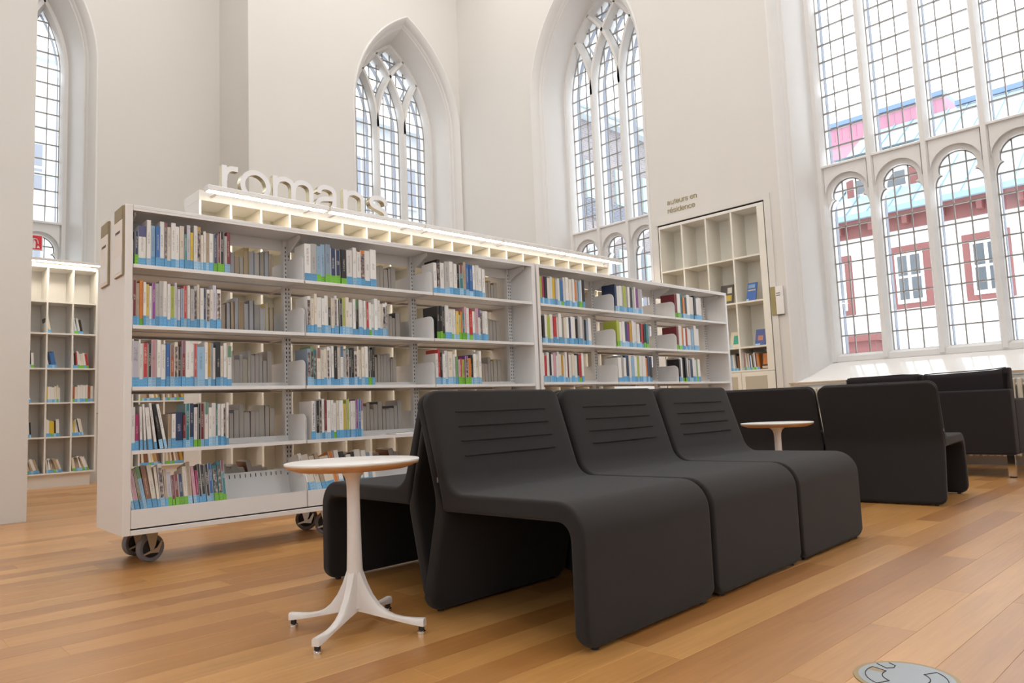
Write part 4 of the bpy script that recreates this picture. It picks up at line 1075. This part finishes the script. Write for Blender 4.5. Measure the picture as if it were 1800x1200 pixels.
# residence bookcase set into the right wall
aut = cubbies('residence_bookcase', 'beige cubby bookcase set into the wall below the small lettering', (XW-.012, 5.417, 0), -PI/2,
              [0, .347, .694, 1.045, 1.395, 1.47], [1.05, 1.33, 1.869, 2.41], 3.010, .33, M['beige'], plinth=0, tb=.020, fascia=.035)
box('stile', M['beige'], aut, 1.396, 1.451, 0, .02, 1.03, 2.974)
box('kick', M['beige'], aut, 0, 1.47, .01, .33, 0, .08)
for i, (a, b_) in enumerate(((0, .347), (.347, .694), (.694, 1.045), (1.045, 1.47))):
    dr = box('door', M['beige'], aut, a+.002, b_-.002, 0, .02, .085, 1.026, .001)
    box('grille', M['grille'], dr, a+.05, b_-.05-(.05 if i == 3 else 0), -.002, .001, .14, .975)
rev = lambda ps: [(.86+.14-a_, .985-b__) for a_, b__ in ps]
op = lambda a0, a1: [(.53+.435*math.cos(math.radians(a0+(a1-a0)*k/24)), .5+.435*math.sin(math.radians(a0+(a1-a0)*k/24))) for k in range(25)]
GL.update({'u': ([rev([(.14, 0), (.14, .985)]), rev(arch_(.14, .86))], 1.063), 't': ([smooth_path([(.27, 1.25), (.27, .8), (.27, .25), (.31, .10), (.46, .08)]), [(.04, .92), (.48, .92)]], .53),
           'e': ([[(.12, .48), (.94, .48)], op(-2, 325)], 1.063), 'i': ([[(.21, 0), (.21, .985)], [(.21, 1.18), (.21, 1.36)]], .425), 'c': ([op(38, 322)], .956),
           'd': ([[(.90, 0), (.90, 1.36)], ring_], 1.063), 'é': ([[(.12, .48), (.94, .48)], op(-2, 325), [(.46, 1.16), (.70, 1.40)]], 1.063), ' ': ([], .53)})
LW_ = MB(); xh_ = .0505
for ln, txt in enumerate(('auteurs en', 'résidence')):
    px_ = 0
    for ch in txt:
        paths, adv = GL[ch]
        for k, pth in enumerate(paths):
            fn = lambda p, d: (px_+p.x*xh_, p.y*xh_-ln*.112, d+.0001*k)
            q = ring_ if pth == 'ring' else pth
            ribbon(LW_, q, .150, fn, -.002, .002, len(q) == 40)
        px_ += adv*xh_
LW_.m = [0]*len(LW_.m)
wl = LW_.build('wall_lettering', M['gold']); xs = [v.co.x for v in wl.data.vertices]; k = .445/(max(xs)-min(xs))
wl.matrix_world = Matrix.Translation((XW-.0025, 5.265, 3.275)) @ Matrix(((0, 0, -1, 0), (-1, 0, 0, 0), (0, 1, 0, 0), (0, 0, 0, 1))) @ Matrix.Scale(k, 4)
tag(wl, 'small gold wall lettering reading auteurs en résidence above the beige bookcase', 'lettering')
def disp(y0, y1, z0, h, col, label, lean=.30, extra=None, yaw=0.):
    m = MB(); wd_ = y1-y0
    m.cm = 0; m.box(0, wd_, 0, .014, 0, h); o = m.build('display_book', [mat('cover_'+str(round(y0*1000)), col, .4, var=.12, vscale=30)])
    o.matrix_world = Matrix.Translation((XW+.07, y1, z0+.008)) @ Matrix.Rotation(-PI/2+yaw, 4, 'Z') @ Matrix.Rotation(-lean, 4, 'X')
    tag(o, label, 'book', 'books displayed face out')
    pg = box('page_block', M['pages'], o, .004, wd_-.002, .0142, .022, .004, h-.004)
    for nm, (a, b_, c, d_), cc in (extra or ()):
        box(nm, mat(nm+str(round(y0*1000)), cc, .5, var=.15, vscale=40), o, a*wd_, b_*wd_, -.0012, .0002, c*h, d_*h)
disp(4.165, 4.285, 1.869, .235, (.04, .13, .42), 'blue paperback displayed face out, upper right cubby of the beige bookcase', extra=(('title_band', (.1, .9, .55, .62), (.6, .5, .3)), ('title_print', (.1, .8, .7, .9), (.25, .4, .6)), ('spine_sticker', (.0, .25, .0, .12), ST_L)))
disp(4.465, 4.635, 1.869, .245, (.07, .06, .055), 'dark book with pale flowers displayed face out beside the bookcase edge', lean=.2, extra=(('cover_flower', (.55, .9, .55, .85), (.6, .57, .5)), ('cover_block', (.3, .9, .15, .45), (.5, .36, .05))))
disp(4.085, 4.215, 1.33, .20, (.06, .09, .30), 'dark blue book with orange picture, lower right cubby of the beige bookcase', extra=(('cover_picture', (.25, .75, .3, .6), (.5, .2, .12)), ('spine_sticker', (.0, .5, .0, .1), ST_L)))
disp(4.42, 4.545, 1.33, .20, (.62, .56, .42), 'cream book with green design in the cubby beside the bookcase edge', extra=(('cover_design', (.35, .9, .2, .75), (.03, .35, .25)), ('spine_sticker', (.0, .3, .0, .14), ST_L)))
disp(4.045, 4.145, 1.05, .20, (.05, .035, .03), 'black and orange book facing out at the end of the lowest cubby', lean=.12, extra=(('cover_picture', (.15, .85, .25, .9), (.62, .22, .05)), ('cover_foot', (.05, .9, .02, .15), (.6, .5, .4))))
for i, cc in enumerate('BPWTwbWkgWmTo'):
    Mx = Matrix.Translation((XW+.06, 4.365-.0155*i, 1.051)) @ Matrix.Rotation(-PI/2, 4, 'Z') @ Matrix.Rotation(-.06, 4, 'Y') @ Matrix.Diagonal((.0148, .15, .2*rl.uniform(.88, 1.1), 1))
    MASS.book(Mx, PAL[cc][0], rl.choice((ST_B, ST_L, ST_G)), .16)
for i, cc in enumerate('kornhsWgkB'):
    Mx = Matrix.Translation((XW+.05, 4.62-.020*i, 1.051)) @ Matrix.Rotation(-PI/2, 4, 'Z') @ Matrix.Rotation(-.05, 4, 'Y') @ Matrix.Diagonal((.019, .15, .2*rl.uniform(.88, 1.1), 1))
    MASS.book(Mx, PAL[cc][0], rl.choice((ST_B, ST_L)), .16)
# small plaque on the pier
t = tag(empty('wall_plaque', (XW, 0, 0)), 'small gold and white plaque on the wall right of the beige bookcase', 'sign')
box('gold_block', M['gold'], t, -.028, -.017, 3.868, 3.925, 1.66, 1.985)
box('white_card', M['signw'], t, -.028, -.017, 3.775, 3.866, 1.66, 1.985)
for z in (1.90, 1.875): box('text_line', M['ink'], t, -.0288, -.0281, 3.81, 3.858, z, z+.009)
box('base_line', M['ink'], t, -.0285, -.017, 3.775, 3.866, 1.652, 1.659)
box('mount', M['signw'], t, -.0169, -.0005, 3.79, 3.857, 1.70, 1.95)

# books too many to part singly
def finish_mass():
    me = MASS.m.mesh('book_mass', M['bookmass']); a = me.attributes.new('bookcol', 'FLOAT_COLOR', 'CORNER')
    flat = []
    for c in MASS.c: flat += [c[0], c[1], c[2], 1.0]
    a.data.foreach_set('color', flat)
    tag(link('book_rows', me), 'further rows of small books on the farther and the wall bookcases', 'books', kind='stuff')
finish_mass()

# ------------------------------------------------------------------ sofa by the window
t = tag(empty('sofa', (6.8, 1.45, 0)), 'boxy dark two-seat sofa by the radiator, back cushions above its frame', 'sofa')
def soft(name, x0, x1, y0, y1, z0, z1, r=.018, puff=0, mt=None):
    out = fillet([(y0, z0, r), (y1, z0, r), (y1, z1, r), (y0, z1, r)], 4)
    m = MB(); soft_extrude(m, out, lambda p, tt: (x0+tt, p.x, p.y), x1-x0, r)
    return m.build(name, mt or M['fabric2'], t, smooth=50)
soft('back_frame', 0, .13, 0, 1.32, .18, .70)
soft('arm', .131, .80, 0, .12, .18, .62); soft('arm', .131, .80, 1.20, 1.32, .18, .62)
soft('seat_base', .131, .78, .121, 1.199, .18, .30)
for y in (.125, .662): soft('seat_cushion', .16, .80, y, y+.533, .302, .42, .03)
for y in (.012, .662):
    out = fillet([(y, .43, .03), (y+.64, .43, .03), (y+.64, .845, .012), (y+.60, .862, .02), (y+.04, .862, .02), (y, .850, .012)] if y > .1 else [(y+.01, .43, .03), (y+.64, .43, .03), (y+.64, .852, .012), (y+.56, .845, .1), (y+.10, .858, .08), (y, .875, .012)], 4)
    m = MB(); soft_extrude(m, out, lambda p, tt: (.075+tt+(.86-p.y)*.12, p.x, p.y), .15, .045); cu = m.build('back_cushion', M['fabric2'], t, smooth=50)
    m = MB(); m.tube([(.10, y+.02, .872 if y < .1 else .852), (.10, y+.14, .862), (.10, y+.5, .856), (.10, y+.62, .852)], .004, 6); m.build('piping', M['seam'], cu)
for x, y in ((.02, .02), (.02, 1.24), (.72, .02), (.72, 1.24)):
    lg = box('leg', M['chrome'], t, x, x+.05, y+.0, y+.05, .012, .179)
    box('foot', M['black'], lg, x+.005, x+.045, y+.005, y+.045, 0, .0119)

# radiator under the window
t = tag(empty('radiator', (XW-.13, .2, 0)), 'long cream column radiator under the window sill', 'radiator')
fin = MB(); fin.cbox(0, .095, 0, .036, .09, .80, .010); fin = fin.mesh('fin', M['rad'])
for i in range(62):
    f = link('fin', fin, t); f.location = (0, i*.055, 0)
for z in (.13, .74): 
    m = MB(); m.cyl((.048, 0, z), (.048, 62*.055, z), .018, 10); m.build('header_pipe', M['rad'], t, smooth=50)
for y in (.1, 1.2, 2.3, 3.3): box('foot', M['rad'], t, .02, .075, y, y+.03, 0, .10)

# floor outlet
t = tag(empty('floor_outlet', (1.945, .690, 0), math.radians(-20)), 'round grey floor outlet cover with hinged flaps, lower right', 'outlet cover')
m = MB(); m.lathe([(.118, .0003), (.117, .0022), (.106, .0022)], 64, cap=False); m.build('ring', M['brass'], t)
m = MB(); m.lathe([(.106, .0003), (.106, .0026), (.0, .0026)], 64, cap=False); m.build('plate', M['outlet'], t)
def arcline(r, a0, a1, n=10): return [(r*math.cos(math.radians(a0+(a1-a0)*k/n)), r*math.sin(math.radians(a0+(a1-a0)*k/n)), .003) for k in range(n+1)]
for a0, a1 in ((95, 175), (-85, -10)):
    m = MB(); m.tube(arcline(.09, a0, a1)+list(reversed(arcline(.052, a0, a1)))+[arcline(.09, a0, a1)[0]], .0012, 5); m.build('flap', M['dark'], t)
m = MB(); q = arcline(.09, 95, 110, 4)+list(reversed(arcline(.052, 95, 110, 4))); m.add([(a, b_, .0029) for a, b_, _ in q], [tuple(range(len(q)))]); m.build('finger_slot', M['brass'], t)
m = MB(); m.tube([(.02, .10, .003), (.012, .065, .003), (.03, .058, .003), (.045, .066, .003), (.05, .088, .003)], .0013, 5); m.build('latch', M['dark'], t)

# fire extinguisher sign on the partition
t = tag(empty('fire_sign', (1.152, 6.962, 2.165)), 'red fire extinguisher pictogram sign beside the white partition', 'sign')
box('plate', M['signw'], t, 0, .146, .008, .012, 0, .136)
box('red_field', M['red'], t, .016, .138, .006, .0079, .010, .126)
m = MB()
m.prism(fillet([(.062, .016, .006), (.094, .016, .006), (.094, .085, .016), (.062, .085, .016)], 5), lambda p, tt: (p.x, tt, p.y), .0045, .0059)
m.box(.072, .084, .0045, .0059, .080, .100); m.box(.060, .090, .0045, .0059, .096, .103)
m.tube([(.088, .0052, .100), (.102, .0052, .096), (.110, .0052, .080), (.113, .0052, .058)], .0035, 6)
m.prism([Vector(q) for q in ((.113, .045), (.126, .022), (.100, .022))], lambda p, tt: (p.x, tt, p.y), .0045, .0059)
m.build('pictogram', M['signw'], t)
box('bracket', M['steel'], t, .004, .014, -.011, .0075, .05, .09)

# ------------------------------------------------------------------ outside
HX = 20.0
hs = tag(empty('house', (HX, 0, 0)), 'white house with red trimmed sash windows and tin roof outside the large window', 'building')
box('wall', M['ext_w'], hs, 0, 8, -3, 9, -4, 4.9)
box('frieze', M['ext_r'], hs, -.12, 0, -3, 9, 4.9, 5.22)
box('cornice', M['ext_r'], hs, -.42, 0, -3, 9, 5.22, 5.36)
for i in range(14): box('cornice_bracket', M['ext_r'], hs, -.36, -.121, -2.2+i*.82, -2.08+i*.82, 5.0, 5.219)
box('gutter', M['ext_rib'], hs, -.56, -.421, -3, 9, 5.30, 5.44)
m = MB(); m.add([(-.45, -3, 5.42), (-.45, 9, 5.42), (6, 9, 9.75), (6, -3, 9.75), (-.45, -3, 5.3), (-.45, 9, 5.3), (6, 9, 9.6), (6, -3, 9.6)], [(0,1,2,3), (7,6,5,4), (0,1,5,4), (1,2,6,5), (2,3,7,6), (3,0,4,7)]); rf = m.build('roof', M['ext_roof'], hs)
for i in range(22):
    y = -2.8+i*.54; m = MB(); m.add([(-.45, y, 5.42), (-.45, y+.04, 5.42), (6, y+.04, 9.75), (6, y, 9.75), (-.45, y, 5.47), (-.45, y+.04, 5.47), (6, y+.04, 9.80), (6, y, 9.80)], [(0,1,2,3), (7,6,5,4), (0,1,5,4), (1,2,6,5), (2,3,7,6), (3,0,4,7)]); m.build('roof_seam', M['ext_rib'], rf)
def sash(parent, x, y0, y1, z0, z1, tr=.16, trim='ext_r'):
    wn = box('window', M[trim], parent, x-.10, x, y0, y1, z0, z1)
    box('casing', M['ext_w'], wn, x-.12, x-.101, y0+tr, y1-tr, z0+.12, z1-tr)
    a, b_ = y0+tr+.07, y1-tr-.07; ym, zm = (a+b_)/2, (z0+z1)/2
    for (p, q) in ((a, ym-.04), (ym+.04, b_)):
        for (c, d_) in ((z0+.22, zm-.03), (zm+.03, z1-tr-.10)): box('pane', M['ext_g'], wn, x-.13, x-.121, p, q, c, d_)
for y0 in (7.55, 5.63, 3.93, 2.1): sash(hs, 0, y0, y0+.98, 2.86, 4.46)
box('door_hood', M['ext_r'], hs, -.5, 0, 6.95, 8.6, 1.8, 2.1); box('door_hood_cap', M['ext_r'], hs, -.62, 0, 6.85, 8.7, 2.1, 2.28)
dm = box('dormer', M['ext_w'], hs, .85, 4, 5.95, 7.85, 5.8, 7.36)
sash(hs, .85, 6.0, 7.8, 6.05, 7.33, .2)
m = MB(); m.add([(.6, 5.75, 7.36), (.6, 8.05, 7.36), (1.4, 6.9, 7.62), (4, 5.75, 7.36), (4, 8.05, 7.36), (4, 6.9, 7.62)], [(0,1,2), (5,4,3), (0,2,5,3), (1,4,5,2), (0,3,4,1)]); m.build('dormer_roof', M['ext_roof'], hs)
box('attic_wall', M['ext_p'], hs, 6, 8, 6.5, 12.5, 9.5, 10.28); box('attic_flashing', M['ext_b'], hs, 5.9, 8, 6.5, 12.5, 10.281, 10.44)
for i in range(24): box('cladding_seam', M['ext_p'], hs, 5.988, 5.999, 6.52+i*.25, 6.55+i*.25, 9.78, 10.28)
box('parapet', M['ext_w'], hs, 6, 8, -3, 6.2, 9.6, 9.78); box('parapet_flashing', M['ext_b'], hs, 5.9, 8, 3.9, 6.2, 9.781, 9.95)
# brick house further along
bh = tag(empty('brick_house', (17.3, 15.0, 0)), 'grey brick building with white cornice outside the window beside the lettering', 'building')
box('wall', M['ext_brick'], bh, 0, 9, 0, 6, -4, 10.2)
box('cornice', M['ext_c'], bh, -.3, 9.2, -.35, 0, 10.2, 10.38); box('cornice_top', M['ext_c'], bh, -.4, 9.3, -.5, 0, 10.39, 10.6)
for i in range(5):
    x = .75+i*1.55
    for z0, z1 in ((7.55, 8.8), (4.5, 6.0)):
        wn = box('window', M['ext_mint'], bh, x-.05, x+.75, -.06, 0, z0, z1)
        for a, b_ in ((x+.04, x+.32), (x+.38, x+.66)): box('pane', M['ext_pale'], wn, a, b_, -.075, -.061, z0+.08, z1-.08)
for k in range(14): box('louvre', M['ext_l'], bh, .6, 3.4, -.08, -.001, 6.9+k*.045, 6.93+k*.045)
ph = tag(empty('pale_house', (8.5, 18.0, 0)), 'pale stone building in the distance behind the letters', 'building')
box('wall', M['ext_pale'], ph, 0, 7, 0, 5, -4, 9.4); box('cornice', M['ext_c'], ph, -.2, 7.2, -.25, 0, 9.4, 9.6)
for i in range(4):
    for z in (4.5, 7.0):
        wn = box('window', M['ext_c'], ph, .8+i*1.6, 1.6+i*1.6, -.08, 0, z, z+1.4)
        for a in (.86, 1.24): box('pane', M['ext_l'], wn, a+i*1.6, a+.30+i*1.6, -.095, -.081, z+.1, z+1.3)
wh = tag(empty('white_house', (1.5, 22.0, 0)), 'white house with dark sash windows outside the far left window', 'building')
box('wall', M['ext_w'], wh, 0, 6, 0, 5, -4, 10.5); box('cornice', M['ext_c'], wh, -.2, 6.2, -.3, 0, 10.5, 10.8)
for i in range(4):
    for z in (6.9, 4.3):
        wn = box('window', M['ext_c'], wh, .5+i*1.3, 1.3+i*1.3, -.06, 0, z, z+1.35)
        for a in (.56, .93):
            for c in (.06, .72): box('pane', M['ext_l'], wn, a+i*1.3, a+.30+i*1.3, -.075, -.061, z+c, z+c+.57)
for k in range(3): box('string_course', M['ext_c'], wh, 0, 6, -.08, -.001, 6.0+k*1.35, 6.1+k*1.35)
